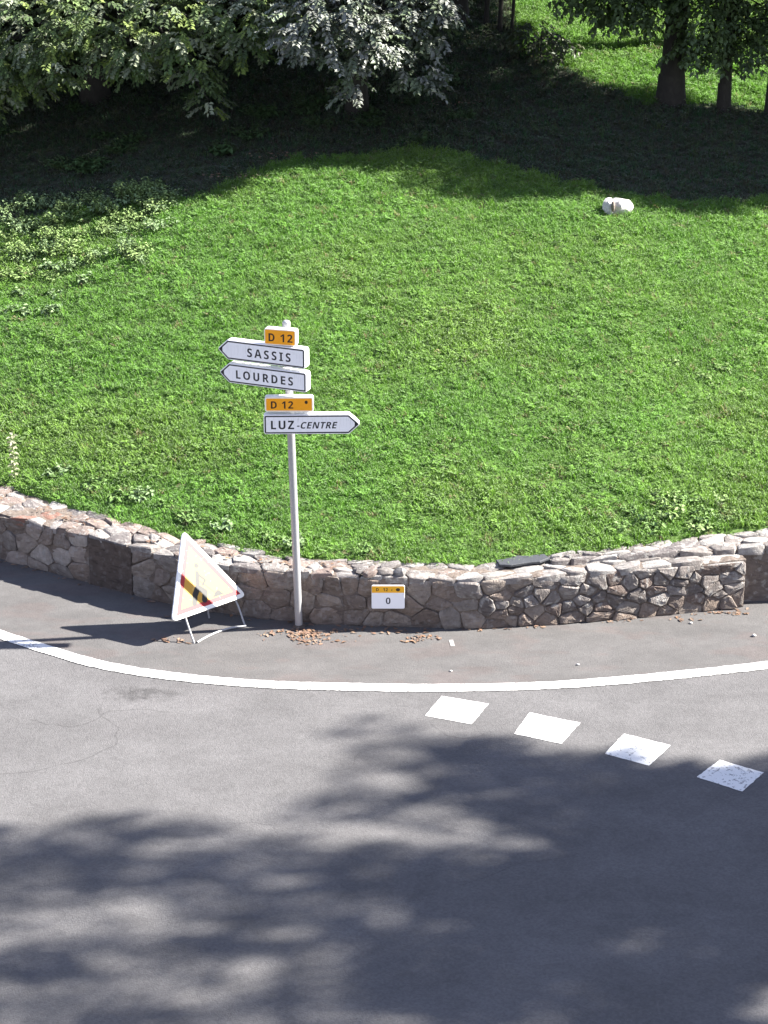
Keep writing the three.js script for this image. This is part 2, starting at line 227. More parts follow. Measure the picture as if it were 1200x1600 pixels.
{
  const wall = thing('stone_wall', 'long low curved stone wall with kilometre plate, retaining the grassy slope', 'stone wall');
  const S = frontPath.len, sA = frontPath.sAt(-2.44), sB = frontPath.sAt(-1.90), sR = frontPath.sAt(2.5);
  const width = (s) => { const { p, n } = frontPath.at(s); return Math.min(0.85, Math.max(0.3, (p.z - zBack(p.x)) * Math.max(0.6, n.z) + 0.06)) * (s > sR ? lerp(1, 0.6, clamp((s - sR) / 1.5, 0, 1)) : 1); };
  const core = mesh('mortar_bed', wallCore(frontPath, 0, S, width, WH), mortarMat, wall);
  const wobble = (s) => 0.018 * (vnoise(s * 1.7, 3) - 0.5) * 2;
  const face = (a, b, d) => { const { p, n } = frontPath.at(a), v = p.clone().addScaledVector(n, d); v.y = b + (b > WH - 0.08 ? wobble(a) : 0); return v; };
  for (const runs of [[[0, sA - 1.6, 0.36, 0.2], [sA - 1.6, sA, 0.23, 0.17]], [[sB, frontPath.sAt(0.5), 0.30, 0.2], [frontPath.sAt(0.5), sR - 0.4, 0.26, 0.165], [sR - 0.4, S, 0.215, 0.12]]])
    for (const poly of voronoi(runs, 0, WH - 0.03)) {
      const cx = poly.reduce((t, p) => t + p[0], 0) / poly.length, cy = poly.reduce((t, p) => t + p[1], 0) / poly.length, right = rnd() < clamp((cx - sR + 1.4) / 1.9, 0, 1), sm = cx > sA - 1.1 && cx < sA;
      const g = stoneGeo(poly, right ? 0.008 : 0.006, right ? rr(0.004, 0.032) : rr(0.003, 0.02), face); if (!g) continue;
      mesh('stone', g, sm && rnd() < 0.55 ? pick(paleMats) : right ? (cy < 0.16 ? pick(faceMats) : pick(rightMats)) : pick(faceMats), wall);
    }
  // top stones, in three rows, flat faces up
  const wMin = (s) => width(s);
  const top = (a, b, d) => { const { p, n } = frontPath.at(a), v = p.clone().addScaledVector(n, 0.012 - b * (wMin(a) - 0.02)); v.y = WH - 0.022 + d * 0.9 + wobble(a); return v; };
  for (const poly of voronoi([[0, sA - 1.6, 0.34, 0.3], [sA - 1.6, sB, 0.28, 0.30], [sB, sR - 0.8, 0.26, 0.31], [sR - 0.8, S, 0.3, 0.45]], 0, 1)) {
      const K = poly.map(([a, b]) => [a, b]); const cx = K.reduce((t, p) => t + p[0], 0) / K.length, w = wMin(cx), scaled = K.map(([a, b]) => [a, b * w]);
      const g = stoneGeo(scaled, 0.008, rr(0.012, 0.032), (a, b, d) => top(a, b / w, d)); if (!g) continue;
      mesh('coping_stone', g, cx < sA - 0.7 && rnd() < 0.3 ? redMat : cx > sR - 0.8 ? pick([topMats[1], topMats[5], topMats[0]]) : pick(topMats), wall);
    }
  // dark rough mortar panel between the stones
  const pos = [], uv = [], idx = [], NA = 14, NB = 14;
  for (let j = 0; j <= NB; j++) for (let i = 0; i <= NA; i++) { const a = lerp(sA + 0.015, sB - 0.01, i / NA), b = lerp(-0.05, WH - 0.035, j / NB), v = face(a, b, 0.006 + 0.016 * fbm(i * 0.7, j * 0.7 + 5, 3) + 0.006 * rnd()); pos.push(v.x, v.y, v.z); uv.push(a * 1.5, b * 1.5); }
  for (let j = 0; j < NB; j++) for (let i = 0; i < NA; i++) { const o = j * (NA + 1) + i; idx.push(o, o + 1, o + NA + 1, o + 1, o + NA + 2, o + NA + 1); }
  mesh('mortar_panel', geo(pos, idx, uv), concreteMat, wall).userData.label = 'dark rough mortar patch without stones';
  // broken notch: loose rubble on the edge above the plate
  for (const [x, z, w, h, t] of [[0.78, -0.13, 0.16, 0.10, 0.2], [0.95, -0.17, 0.22, 0.075, -0.15], [1.10, -0.15, 0.14, 0.11, 0.5], [0.66, -0.2, 0.15, 0.07, 0.1], [1.0, -0.34, 0.24, 0.09, 0.3]]) {
    const g = new THREE.IcosahedronGeometry(0.5, 1), p = g.attributes.position; for (let i = 0; i < p.count; i++) { const k = 0.86 + 0.3 * hash(Math.round(p.getX(i) * 50) + Math.round(x * 100), Math.round(p.getY(i) * 50 + p.getZ(i) * 91)); p.setXYZ(i, p.getX(i) * w * k, p.getY(i) * h * k, p.getZ(i) * 0.16 * k); }
    g.rotateY(t); g.rotateZ(t * 0.6); g.translate(x, WH + 0.02, z); mesh('rubble_stone', toCreasedNormals(g, 0.5), pick(topMats), wall);
  }
  const up = thing('upper_stone_wall', 'darker stone wall section set back behind the end of the curved wall', 'stone wall');
  const UH = 0.655, uw = () => 0.42;
  mesh('mortar_bed', wallCore(backPath, 0, backPath.len, uw, UH), mortarMat, up);
  const f2 = (a, b, d) => { const { p, n } = backPath.at(a), v = p.clone().addScaledVector(n, d); v.y = b; return v; };
  for (const poly of voronoi([[0.2, backPath.len, 0.26, 0.17]], 0, UH - 0.03)) { const g = stoneGeo(poly, 0.010, rr(0.004, 0.02), f2); if (g) mesh('stone', g, pick([faceMats[1], faceMats[3], faceMats[3]]), up); }
  // flat coping course climbing behind the curved wall's end, wider to the right
  const cop = new Path([[2.75, -0.42], [3.3, -0.50], [3.9, -0.60], [4.6, -0.73], [5.2, -0.80], [7, -0.9], [9, -1.03]]);
  const cw = (s) => { const { p } = cop.at(s); return clamp(p.z - zBack(p.x) + 0.05, 0.12, 0.6); };
  mesh('coping_bed', wallCore(cop, 0.02, cop.len, cw, UH + 0.005), topMortar, up);
  for (const poly of voronoi([[0.02, cop.len, 0.27, 0.34]], 0, 1)) { const cx = poly.reduce((t, p) => t + p[0], 0) / poly.length, w = cw(cx); const g = stoneGeo(poly.map(([a, b]) => [a, b * w]), 0.012, rr(0.012, 0.03), (a, b, d) => { const { p, n } = cop.at(a), v = p.clone().addScaledVector(n, 0.03 - b / w * cw(a)); v.y = UH - 0.01 + d; return v; }); if (g) mesh('coping_stone', g, pick([topMats[0], topMats[1], topMats[3], topMats[5]]), up); }
}
{ // slate lying on the wall top
  const s = new THREE.Shape([[0, 0.02], [0.12, -0.01], [0.3, 0.04], [0.44, 0.06], [0.55, 0.15], [0.5, 0.26], [0.33, 0.23], [0.2, 0.25], [0.06, 0.17], [-0.03, 0.15]].map((p) => new THREE.Vector2(...p)));
  const g = new THREE.ExtrudeGeometry(s, { depth: 0.02, bevelEnabled: true, bevelSize: 0.006, bevelThickness: 0.005, bevelSegments: 1 }); g.rotateX(-Math.PI / 2); g.rotateZ(0.05); g.translate(2.2, 0.612, -0.32);
  tag(mesh('slate_slab', g, std(lin(0.045, 0.048, 0.056), 0.7, { bumpMap: stoneBump, bumpScale: 0.006 })), 'dark flat slate slab lying on top of the stone wall', 'slab');
}

// ---------------------------------------------------------------- direction sign post
const whitePaint = std(lin(0.80, 0.80, 0.80), 0.45), galv = std(lin(0.36, 0.36, 0.365), 0.5, { metalness: 0.35 }), darkSteel = std(lin(0.3, 0.3, 0.31), 0.5, { metalness: 0.6 });
const INK = '#15161c';
function roundRectPath(g, x, y, w, h, r) { g.beginPath(); g.moveTo(x + r, y); g.lineTo(x + w - r, y); g.quadraticCurveTo(x + w, y, x + w, y + r); g.lineTo(x + w, y + h - r); g.quadraticCurveTo(x + w, y + h, x + w - r, y + h); g.lineTo(x + r, y + h); g.quadraticCurveTo(x, y + h, x, y + h - r); g.lineTo(x, y + r); g.quadraticCurveTo(x, y, x + r, y); g.closePath(); }
function spaced(g, text, x, y, gap) { for (const c of text) { g.fillText(c, x, y); x += g.measureText(c).width + gap; } return x; }
function plate(parent, name, outline, depth, tex, w, h, label, pos, yaw, back = whitePaint) {
  const o = new THREE.Group(); o.name = name; o.position.set(...pos); o.rotation.y = yaw; o.userData.label = label; parent.add(o);
  const s = new THREE.Shape(outline.map((p) => new THREE.Vector2(...p)));
  const body = new THREE.ExtrudeGeometry(s, { depth: depth - 0.012, bevelEnabled: true, bevelSize: 0.005, bevelThickness: 0.006, bevelSegments: 2, curveSegments: 4 }); body.translate(0, 0, -depth + 0.006);
  mesh('casing', body, back, o);
  const f = new THREE.ShapeGeometry(s), p = f.attributes.position, uv = []; for (let i = 0; i < p.count; i++) uv.push(p.getX(i) / w + 0.5, p.getY(i) / h + 0.5); f.setAttribute('uv', new THREE.Float32BufferAttribute(uv, 2)); f.translate(0, 0, 0.0025);
  mesh('sign_face', f, std(0xffffff, 0.4, { map: tex }), o); return o;
}
const corner = (x, y, r, a0) => Array.from({ length: 4 }, (_, k) => { const a = (a0 + k * 30) * Math.PI / 180; return [x + r * Math.cos(a), y + r * Math.sin(a)]; });
const arrowOutline = (L, h, tip, dir) => { const b = L / 2, r = 0.022; const pts = [...corner(-b + r, h / 2 - r, r, 90), ...corner(-b + r, -h / 2 + r, r, 180), [b - tip, -h / 2], [b - tip + 0.012, -h / 2 + 0.006], [b - 0.006, -0.012], [b, 0], [b - 0.006, 0.012], [b - tip + 0.012, h / 2 - 0.006], [b - tip, h / 2]]; return dir > 0 ? pts : pts.map(([x, y]) => [-x, y]).reverse(); };
const rectOutline = (w, h, r = 0.02) => [...corner(w / 2 - r, h / 2 - r, r, 0), ...corner(-w / 2 + r, h / 2 - r, r, 90), ...corner(-w / 2 + r, -h / 2 + r, r, 180), ...corner(w / 2 - r, -h / 2 + r, r, 270)];
function arrowTex(L, h, tip, dir, write) {
  const k = 1024 / L; return canvasTex(1024, Math.round(h * k), (g, W, H) => {
    g.fillStyle = '#f1f0f1'; g.fillRect(0, 0, W, H); for (let q = 0; q < 70; q++) { g.fillStyle = '#8d8a80'; g.globalAlpha = 0.03 + 0.07 * hash(q, dir + 5); g.fillRect(W * hash(q, 11), H * hash(q, 12) * 0.4, 2 + 9 * hash(q, 13), H * (0.1 + 0.5 * hash(q, 14))); } g.globalAlpha = 1; if (dir < 0) { g.translate(W, 0); g.scale(-1, 1); }
    const m = 0.012 * k, t = tip * k; g.strokeStyle = INK; g.fillStyle = INK; g.lineWidth = 0.014 * k; g.lineJoin = 'round';
    g.beginPath(); g.moveTo(m * 2, m); g.lineTo(W - t, m); g.lineTo(W - m, H / 2); g.lineTo(W - t, H - m); g.lineTo(m * 2, H - m); g.quadraticCurveTo(m, H - m, m, H - m * 2); g.lineTo(m, m * 2); g.quadraticCurveTo(m, m, m * 2, m); g.closePath(); g.stroke();
    g.beginPath(); g.moveTo(W - t * 0.52, H * 0.27); g.lineTo(W - m * 0.4, H / 2); g.lineTo(W - t * 0.52, H * 0.73); g.quadraticCurveTo(W - t * 0.28, H * 0.5, W - t * 0.52, H * 0.27); g.fill();
    if (dir < 0) { g.translate(W, 0); g.scale(-1, 1); } g.fillStyle = INK; g.textBaseline = 'middle'; write(g, W, H, k);
  });
}
{
  const post = thing('signpost', 'tall grey signpost with white arrow panels and orange route plates before the wall', 'signpost', [0, 0, -0.08]);
  mesh('pole', taperTube([[0, -0.05, 0], [-0.028, 1.15, 0], [-0.056, 2.3, 0], [-0.0845, 3.45, 0]], 0.041, 0.041, 20), galv, post);
  const cap = new THREE.LatheGeometry([[0.0, 0.03], [0.022, 0.027], [0.036, 0.018], [0.043, 0.006], [0.043, -0.03], [0.041, -0.032]].map((p) => new THREE.Vector2(...p)), 20); cap.translate(-0.0845, 3.45, 0); mesh('pole_cap', cap, galv, post);
  const base = new THREE.LatheGeometry([[0.038, 0.035], [0.052, 0.025], [0.066, 0.01], [0.074, 0.0]].map((p) => new THREE.Vector2(...p)), 18); mesh('footing', base, mortarMat, post);
  const D = 0.105, AL = 0.995, AH = 0.205, TIP = 0.11;
  const a23 = -23 * Math.PI / 180, poleAt = (y) => -0.0845 * y / 3.45;
  const mountArrow = (y, tex, label, dir, yaw, off) => { const c = Math.cos(yaw), s = Math.sin(yaw), x = poleAt(y) + off * c + (0.048 + D) * s, z = -off * s + (0.048 + D) * c; const o = plate(post, 'arrow_panel', arrowOutline(AL, AH, TIP, dir), D, tex, AL, AH, label, [x, y, z], yaw);
    for (const by of [-0.055, 0.055]) { const b = new RoundedBoxGeometry(0.15, 0.03, 0.04, 2, 0.006); b.translate(-off, by, -D - 0.02); mesh('bracket', b, darkSteel, o); } return o; };
  const font = (k, px, i = '') => `${i}bold ${Math.round(px * k)}px sans-serif`;
  mountArrow(3.13, arrowTex(AL, AH, TIP, -1, (g, W, H, k) => { g.font = font(k, 0.128); spaced(g, 'SASSIS', W * 0.33, H * 0.53, 0.022 * k); }), 'white arrow panel reading SASSIS', -1, a23, -0.23);
  mountArrow(2.875, arrowTex(AL, AH, TIP, -1, (g, W, H, k) => { g.font = font(k, 0.126); spaced(g, 'LOURDES', W * 0.175, H * 0.53, 0.02 * k); }), 'white arrow panel reading LOURDES', -1, a23, -0.225);
  mountArrow(2.388, arrowTex(AL, AH, TIP, 1, (g, W, H, k) => { g.font = font(k, 0.13); const x = spaced(g, 'LUZ', W * 0.06, H * 0.53, 0.012 * k); g.font = font(k, 0.1, 'italic '); spaced(g, '-CENTRE', x + 0.006 * k, H * 0.55, 0.003 * k); }), 'white arrow panel reading LUZ-CENTRE', 1, 0.02, 0.225);
  const routeTex = (w, h, txt, sup) => canvasTex(512, Math.round(512 * h / w), (g, W, H) => { g.fillStyle = '#fba608'; g.fillRect(0, 0, W, H); g.strokeStyle = '#f7f0e2'; g.lineWidth = W * 0.02; roundRectPath(g, W * 0.012, W * 0.012, W * 0.976, H - W * 0.024, W * 0.03); g.stroke(); g.fillStyle = '#2a1410'; g.textBaseline = 'middle'; g.font = `bold ${Math.round(H * 0.72)}px sans-serif`; spaced(g, txt, W * 0.1, H * 0.54, W * (sup ? 0.012 : 0.03)); if (sup) { g.beginPath(); g.ellipse(W * 0.86, H * 0.34, W * 0.032, H * 0.12, 0, 0, 7); g.fill(); } });
  const mountRoute = (y, w, h, txt, sup, yaw, off, label) => { const c = Math.cos(yaw), s = Math.sin(yaw), d = 0.095; const o = plate(post, 'route_plate', rectOutline(w, h), d, routeTex(w, h, txt, sup), w, h, label, [poleAt(y) + off * c + (0.048 + d) * s, y, -off * s + (0.048 + d) * c], yaw); const b = new RoundedBoxGeometry(0.14, 0.03, 0.04, 2, 0.006); b.translate(-off, 0, -d - 0.02); mesh('bracket', b, darkSteel, o); };
  mountRoute(3.33, 0.335, 0.165, 'D 12', false, -0.26, -0.03, 'small orange plate reading D 12');
  mountRoute(2.605, 0.50, 0.155, 'D 12', true, 0.0, 0.0, 'wider orange plate reading D 12 with a small mark');
}
{ // kilometre plate on the wall
  const t = thing('kilometre_plate', 'small white and yellow kilometre plate marked 0 on the stone wall', 'sign', [0.975, 0.385, -0.008]);
  const W = 0.355, H = 0.265, tex = canvasTex(512, 382, (g, w, h) => { g.fillStyle = '#f2f1f2'; g.fillRect(0, 0, w, h); g.fillStyle = '#f2b01c'; g.fillRect(0, 0, w, h * 0.30); g.fillStyle = '#3a2a14'; g.textBaseline = 'middle'; g.font = 'bold 72px sans-serif'; g.fillText('D', w * 0.12, h * 0.16); g.fillText('12', w * 0.34, h * 0.16); g.font = 'bold 50px sans-serif'; g.fillText('c', w * 0.59, h * 0.17); g.beginPath(); g.ellipse(w * 0.80, h * 0.165, w * 0.065, h * 0.07, 0, 0, 7); g.fill(); g.fillStyle = '#3a3a40'; g.font = 'bold 150px sans-serif'; g.textAlign = 'center'; g.fillText('0', w * 0.5, h * 0.66); });
  const s = new THREE.Shape(rectOutline(W, H, 0.012).map((p) => new THREE.Vector2(...p))), b = new THREE.ExtrudeGeometry(s, { depth: 0.018, bevelEnabled: true, bevelSize: 0.003, bevelThickness: 0.003, bevelSegments: 1 }); b.translate(0, 0, -0.021); mesh('plate', b, whitePaint, t);
  const f = new THREE.ShapeGeometry(s), p = f.attributes.position, uv = []; for (let i = 0; i < p.count; i++) uv.push(p.getX(i) / W + 0.5, p.getY(i) / H + 0.5); f.setAttribute('uv', new THREE.Float32BufferAttribute(uv, 2)); f.translate(0, 0, 0.0025); mesh('sign_face', f, std(0xffffff, 0.4, { map: tex }), t);
  for (const x of [-0.1, 0.1]) { const k = new THREE.CylinderGeometry(0.012, 0.012, 0.06, 10); k.rotateX(Math.PI / 2); k.translate(x, 0, -0.05); mesh('fixing', k, darkSteel, t); }
}
{ // triangular temporary sign on its wire stand
  const t = thing('warning_sign', 'leaning triangular roadworks warning sign glaring in the sun on a wire stand', 'warning sign', [-1.09, 0.004, 0.38]);
  const X = V(0.725, 0, -0.689).normalize(), U = V(-0.324, 0.88, -0.338); U.addScaledVector(X, -U.dot(X)).normalize(); const Z = X.clone().cross(U);
  t.quaternion.setFromRotationMatrix(new THREE.Matrix4().makeBasis(X, U, Z));
  const L = 1.04, HH = 0.90, x0 = -0.2, y0 = 0.31, r = 0.055, A = [x0, y0], B = [x0 + L, y0], T = [x0 + L / 2, y0 + HH], sh = new THREE.Shape();
  const toward = (p, q, d) => { const l = Math.hypot(q[0] - p[0], q[1] - p[1]); return [p[0] + (q[0] - p[0]) * d / l, p[1] + (q[1] - p[1]) * d / l]; };
  [[A, B, T], [B, T, A], [T, A, B]].forEach(([p, nx, pv], i) => { const a = toward(p, pv, r * 1.5), b = toward(p, nx, r * 1.5); i ? sh.lineTo(...a) : sh.moveTo(...a); sh.quadraticCurveTo(p[0], p[1], ...b); }); sh.closePath();
  const body = new THREE.ExtrudeGeometry(sh, { depth: 0.016, bevelEnabled: true, bevelSize: 0.004, bevelThickness: 0.004, bevelSegments: 2, curveSegments: 6 }); body.translate(0, 0, -0.02); mesh('panel', body, whitePaint, t);
  const K = 900, tex = canvasTex(1024, 1024, (g) => {
    const P = ([a, b]) => [(a - x0) * K + 40, 1000 - (b - y0) * K]; g.fillStyle = '#fbf9f0'; g.fillRect(0, 0, 1024, 1024);
    const inset = (k) => { const c = [(A[0] + B[0] + T[0]) / 3, (A[1] + B[1] + T[1]) / 3]; return [A, B, T].map((p) => P([lerp(c[0], p[0], k), lerp(c[1], p[1], k)])); };
    const fillTri = (k, col) => { g.fillStyle = col; g.beginPath(); inset(k).forEach((p, i) => i ? g.lineTo(...p) : g.moveTo(...p)); g.closePath(); g.fill(); };
    fillTri(0.86, '#a3151f'); fillTri(0.69, '#c8962c');
    for (let k = 0; k < 160; k++) { const u = hash(k, 1), v = hash(k, 2), [x, y] = P([x0 + L * u, y0 + HH * v]); g.fillStyle = hash(k, 3) < 0.6 ? '#f4efe4' : '#8a7a58'; g.globalAlpha = 0.10 + 0.25 * hash(k, 4); g.beginPath(); g.ellipse(x, y, 4 + 16 * hash(k, 5), 2 + 5 * hash(k, 6), 3 * hash(k, 7), 0, 7); g.fill(); } g.globalAlpha = 1;   // scuffs
    g.strokeStyle = g.fillStyle = '#16130e'; g.lineCap = 'round'; g.lineJoin = 'round';   // worker with a shovel beside a heap
    const dot = (u, v, r) => { const [x, y] = P([u, v]); g.beginPath(); g.arc(x, y, r, 0, 7); g.fill(); }, stroke = (w, ...pts) => { g.lineWidth = w; g.beginPath(); pts.forEach((p, i) => i ? g.lineTo(...P(p)) : g.moveTo(...P(p))); g.stroke(); };
    dot(0.33, 0.80, 26); stroke(46, [0.31, 0.72], [0.26, 0.58]); stroke(60, [0.26, 0.57], [0.33, 0.50], [0.29, 0.42]); stroke(60, [0.26, 0.57], [0.19, 0.50], [0.15, 0.42]); stroke(24, [0.31, 0.71], [0.38, 0.62], [0.33, 0.58]); stroke(13, [0.28, 0.66], [0.44, 0.47]);
    g.beginPath(); [[0.40, 0.41], [0.56, 0.41], [0.50, 0.48], [0.45, 0.46]].forEach((p, i) => i ? g.lineTo(...P(p)) : g.moveTo(...P(p))); g.closePath(); g.fill();
  });
  const f = new THREE.ShapeGeometry(sh), p = f.attributes.position, uv = []; for (let i = 0; i < p.count; i++) uv.push(((p.getX(i) - x0) * K + 40) / 1024, ((p.getY(i) - y0) * K + 24) / 1024); f.setAttribute('uv', new THREE.Float32BufferAttribute(uv, 2)); f.translate(0, 0, 0.0025); mesh('sign_face', f, new THREE.MeshPhysicalMaterial({ roughness: 0.45, ior: 1.55, map: tex }), t);
  const inv = t.quaternion.clone().invert(), loc = (x, y, z) => { const v = V(x + 1.09, y - 0.004, z - 0.38).applyQuaternion(inv); return [v.x, v.y, v.z]; };
  mesh('leg', taperTube([[0, 0, -0.03], [0, 0.3, -0.03], [0.02, 0.62, -0.03]], 0.011, 0.011, 8), galv, t);
  mesh('leg', taperTube([[0.71, 0.01, -0.03], [0.70, 0.3, -0.03], [0.63, 0.45, -0.03]], 0.011, 0.011, 8), galv, t);
  mesh('foot_bar', taperTube([loc(-1.08, 0.016, 0.36), loc(-0.96, 0.016, 0.18), loc(-0.83, 0.018, 0.05), loc(-0.72, 0.02, -0.02), loc(-0.58, 0.016, -0.07)], 0.012, 0.012, 8), galv, t);
  mesh('prop', taperTube([[0.33, 0.8, -0.03], loc(-1.05, 0.4, -0.27), loc(-1.0, 0.012, -0.3)], 0.011, 0.011, 8), galv, t);
}
// ---------------------------------------------------------------- pebbles, boulder, litter
function pebbleGeo(w, h, d, sd, det = 2, jag = 0.28) { const g = mergeVertices(new THREE.IcosahedronGeometry(0.5, det).deleteAttribute('uv').deleteAttribute('normal')), p = g.attributes.position; for (let i = 0; i < p.count; i++) { const k = 1 - jag / 2 + jag * fbm(p.getX(i) * 3 + sd, p.getY(i) * 3 + p.getZ(i) * 4.1 + sd, 3); p.setXYZ(i, p.getX(i) * w * k, p.getY(i) * h * k, p.getZ(i) * d * k); } const uv = []; for (let i = 0; i < p.count; i++) uv.push(p.getX(i) * 2 + p.getZ(i), p.getY(i) * 2); g.setAttribute('uv', new THREE.Float32BufferAttribute(uv, 2)); g.computeVertexNormals(); return g; }
{
  const whiteStone = sMat(stoneTex(0.62, 0.60, 0.57, 5, 0.25, 0.1));
  const t = thing('boulder', 'white rounded boulder with a dark notch in the grass at the shade edge', 'boulder', [4.3, hillY(4.3, -9.27), -9.27]);
  const a = toCreasedNormals(pebbleGeo(0.37, 0.3, 0.32, 3, 2, 0.7), 0.5); a.translate(0.05, 0.07, 0); mesh('stone', a, whiteStone, t);
  const b = toCreasedNormals(pebbleGeo(0.21, 0.27, 0.28, 9, 2, 0.7), 0.5); b.translate(-0.11, 0.065, 0.02); mesh('stone', b, whiteStone, t);
  const c = pebbleGeo(0.06, 0.16, 0.12, 12, 2); c.translate(-0.07, 0.11, 0.15); mesh('stone', c, faceMats[0], t).userData.label = 'dark grey stone wedged in the notch';
  const pm = std(lin(0.38, 0.37, 0.355), 0.9);
  for (const [x, z, s, label] of [[2.97, 0.92, 0.035, 'tiny white pebble on the shoulder, third painted square nearby'], [1.63, 1.08, 0.03, 'tiny white pebble close to the edge line under the paint stroke'], [4.94, 0.18, 0.05, 'white pebble on the shoulder before the end of the wall'], [4.3, -0.16, 0.04, 'white pebble at the foot of the bright wall section']]) { const g = pebbleGeo(s, s * 0.6, s * 0.9, x); g.translate(0, s * 0.25, 0); const m = tag(mesh('pebble', g, pm), label, 'pebble', 'pebbles on the shoulder'); m.position.set(x, 0.004, z); }
}
function leafGeo(l, w, fold, curl = 0) { return [0, 0, 0, -w / 2, fold, l * 0.42, 0, -curl * l * 0.1, l * 0.5, w / 2, fold, l * 0.42, -w * 0.36, fold * 0.7 - curl * l * 0.15, l * 0.72, 0, -curl * l * 0.35, l, w * 0.36, fold * 0.7 - curl * l * 0.15, l * 0.72]; }
const LEAFIDX = [0, 2, 1, 0, 3, 2, 1, 2, 4, 2, 3, 6, 4, 2, 5, 2, 6, 5];
{
  const lg = geo(leafGeo(0.06, 0.03, 0.004, 0.25), LEAFIDX); lg.translate(0, 0.002, -0.03);
  const dry = [[0.185, 0.105, 0.062], [0.15, 0.088, 0.06], [0.2, 0.135, 0.09], [0.125, 0.08, 0.06], [0.17, 0.12, 0.088]];
  const lm = std(0xffffff, 0.85, { side: THREE.DoubleSide });
  const patch = (label, spots) => { const ms = [], cs = []; for (const [x, y, z, rx, rz, n] of spots) for (let k = 0; k < n; k++) { const a = rnd() * 6.283, q = Math.sqrt(rnd()), s = rr(0.35, 1.3); const o = new THREE.Object3D(); o.position.set(x + Math.cos(a) * q * rx, y + rr(0.001, 0.008), z + Math.sin(a) * q * rz); o.rotation.set(rr(-0.2, 0.2), rnd() * 6.283, rr(-0.2, 0.2)); o.scale.setScalar(s); o.updateMatrix(); ms.push(o.matrix.clone()); const c = pick(dry), v = rr(0.75, 1.25); cs.push(lin(c[0] * v, c[1] * v, c[2] * v)); } const im = instanced('leaf_litter', lg, lm, ms, cs); tag(im, label, 'dead leaves'); };
  patch('orange brown dead leaves strewn at the foot of the signpost', [[0.02, 0.006, 0.10, 0.36, 0.10, 80], [0.14, 0.006, 0.2, 0.24, 0.14, 70], [0.1, 0.006, 0.34, 0.12, 0.07, 16], [0.5, 0.006, 0.02, 0.2, 0.06, 18], [0.1, 0.006, 0.2, 0.6, 0.25, 30]]);
  patch('reddish dead leaves on the shoulder below the kilometre plate', [[1.36, 0.006, 0.24, 0.2, 0.08, 36], [1.2, 0.006, 0.33, 0.1, 0.05, 12], [1.0, 0.006, 0.08, 0.5, 0.04, 20]]);
  patch('scattered orange leaves beside the feet of the warning sign', [[-1.42, 0.006, 0.27, 0.2, 0.07, 26], [-1.2, 0.006, 0.33, 0.1, 0.05, 10], [-1.35, 0.006, -0.33, 0.22, 0.05, 12]]);
  { const foot = []; for (let s = frontPath.sAt(-3.8); s < frontPath.len; s += 0.16) { const { p, n } = frontPath.at(s); if (rnd() < 0.7) foot.push([p.x + n.x * 0.05, 0.005, p.z + n.z * 0.06, 0.12, 0.035, Math.floor(rr(1, 5))]); } patch('sparse dry leaf scraps along the whole foot of the curved wall', foot); }
  patch('orange leaves gathered by the wall end on the shoulder', [[4.75, 0.006, -0.44, 0.25, 0.05, 26], [4.2, 0.006, -0.25, 0.25, 0.03, 10]]);
  const topSpots = []; for (const [x, n] of [[-3.7, 18], [-3.1, 12], [-2.75, 20], [-2.5, 18], [-1.7, 12], [-1.2, 12], [-0.75, 16], [-0.4, 14], [-0.1, 14], [0.35, 12]]) topSpots.push([x, 0.615, lerp(zBack(x), frontPath.at(frontPath.sAt(x)).p.z, 0.5), 0.13, 0.10, n]);
  patch('orange dead leaves lying along the top of the curved wall', topSpots);
  patch('pale dead leaves strewn on the dark ground below the trees', [[-0.6, hillY(-0.6, -11.2) + 0.1, -11.2, 0.6, 0.4, 60], [-1.2, hillY(-1.2, -10.6) + 0.1, -10.6, 0.6, 0.3, 50], [1.8, hillY(1.8, -13) + 0.08, -13, 0.7, 0.3, 50], [3.6, hillY(3.6, -14.9) + 0.08, -14.9, 0.3, 0.3, 30], [4.6, hillY(4.6, -13.9) + 0.08, -13.9, 0.5, 0.2, 30]]);
}
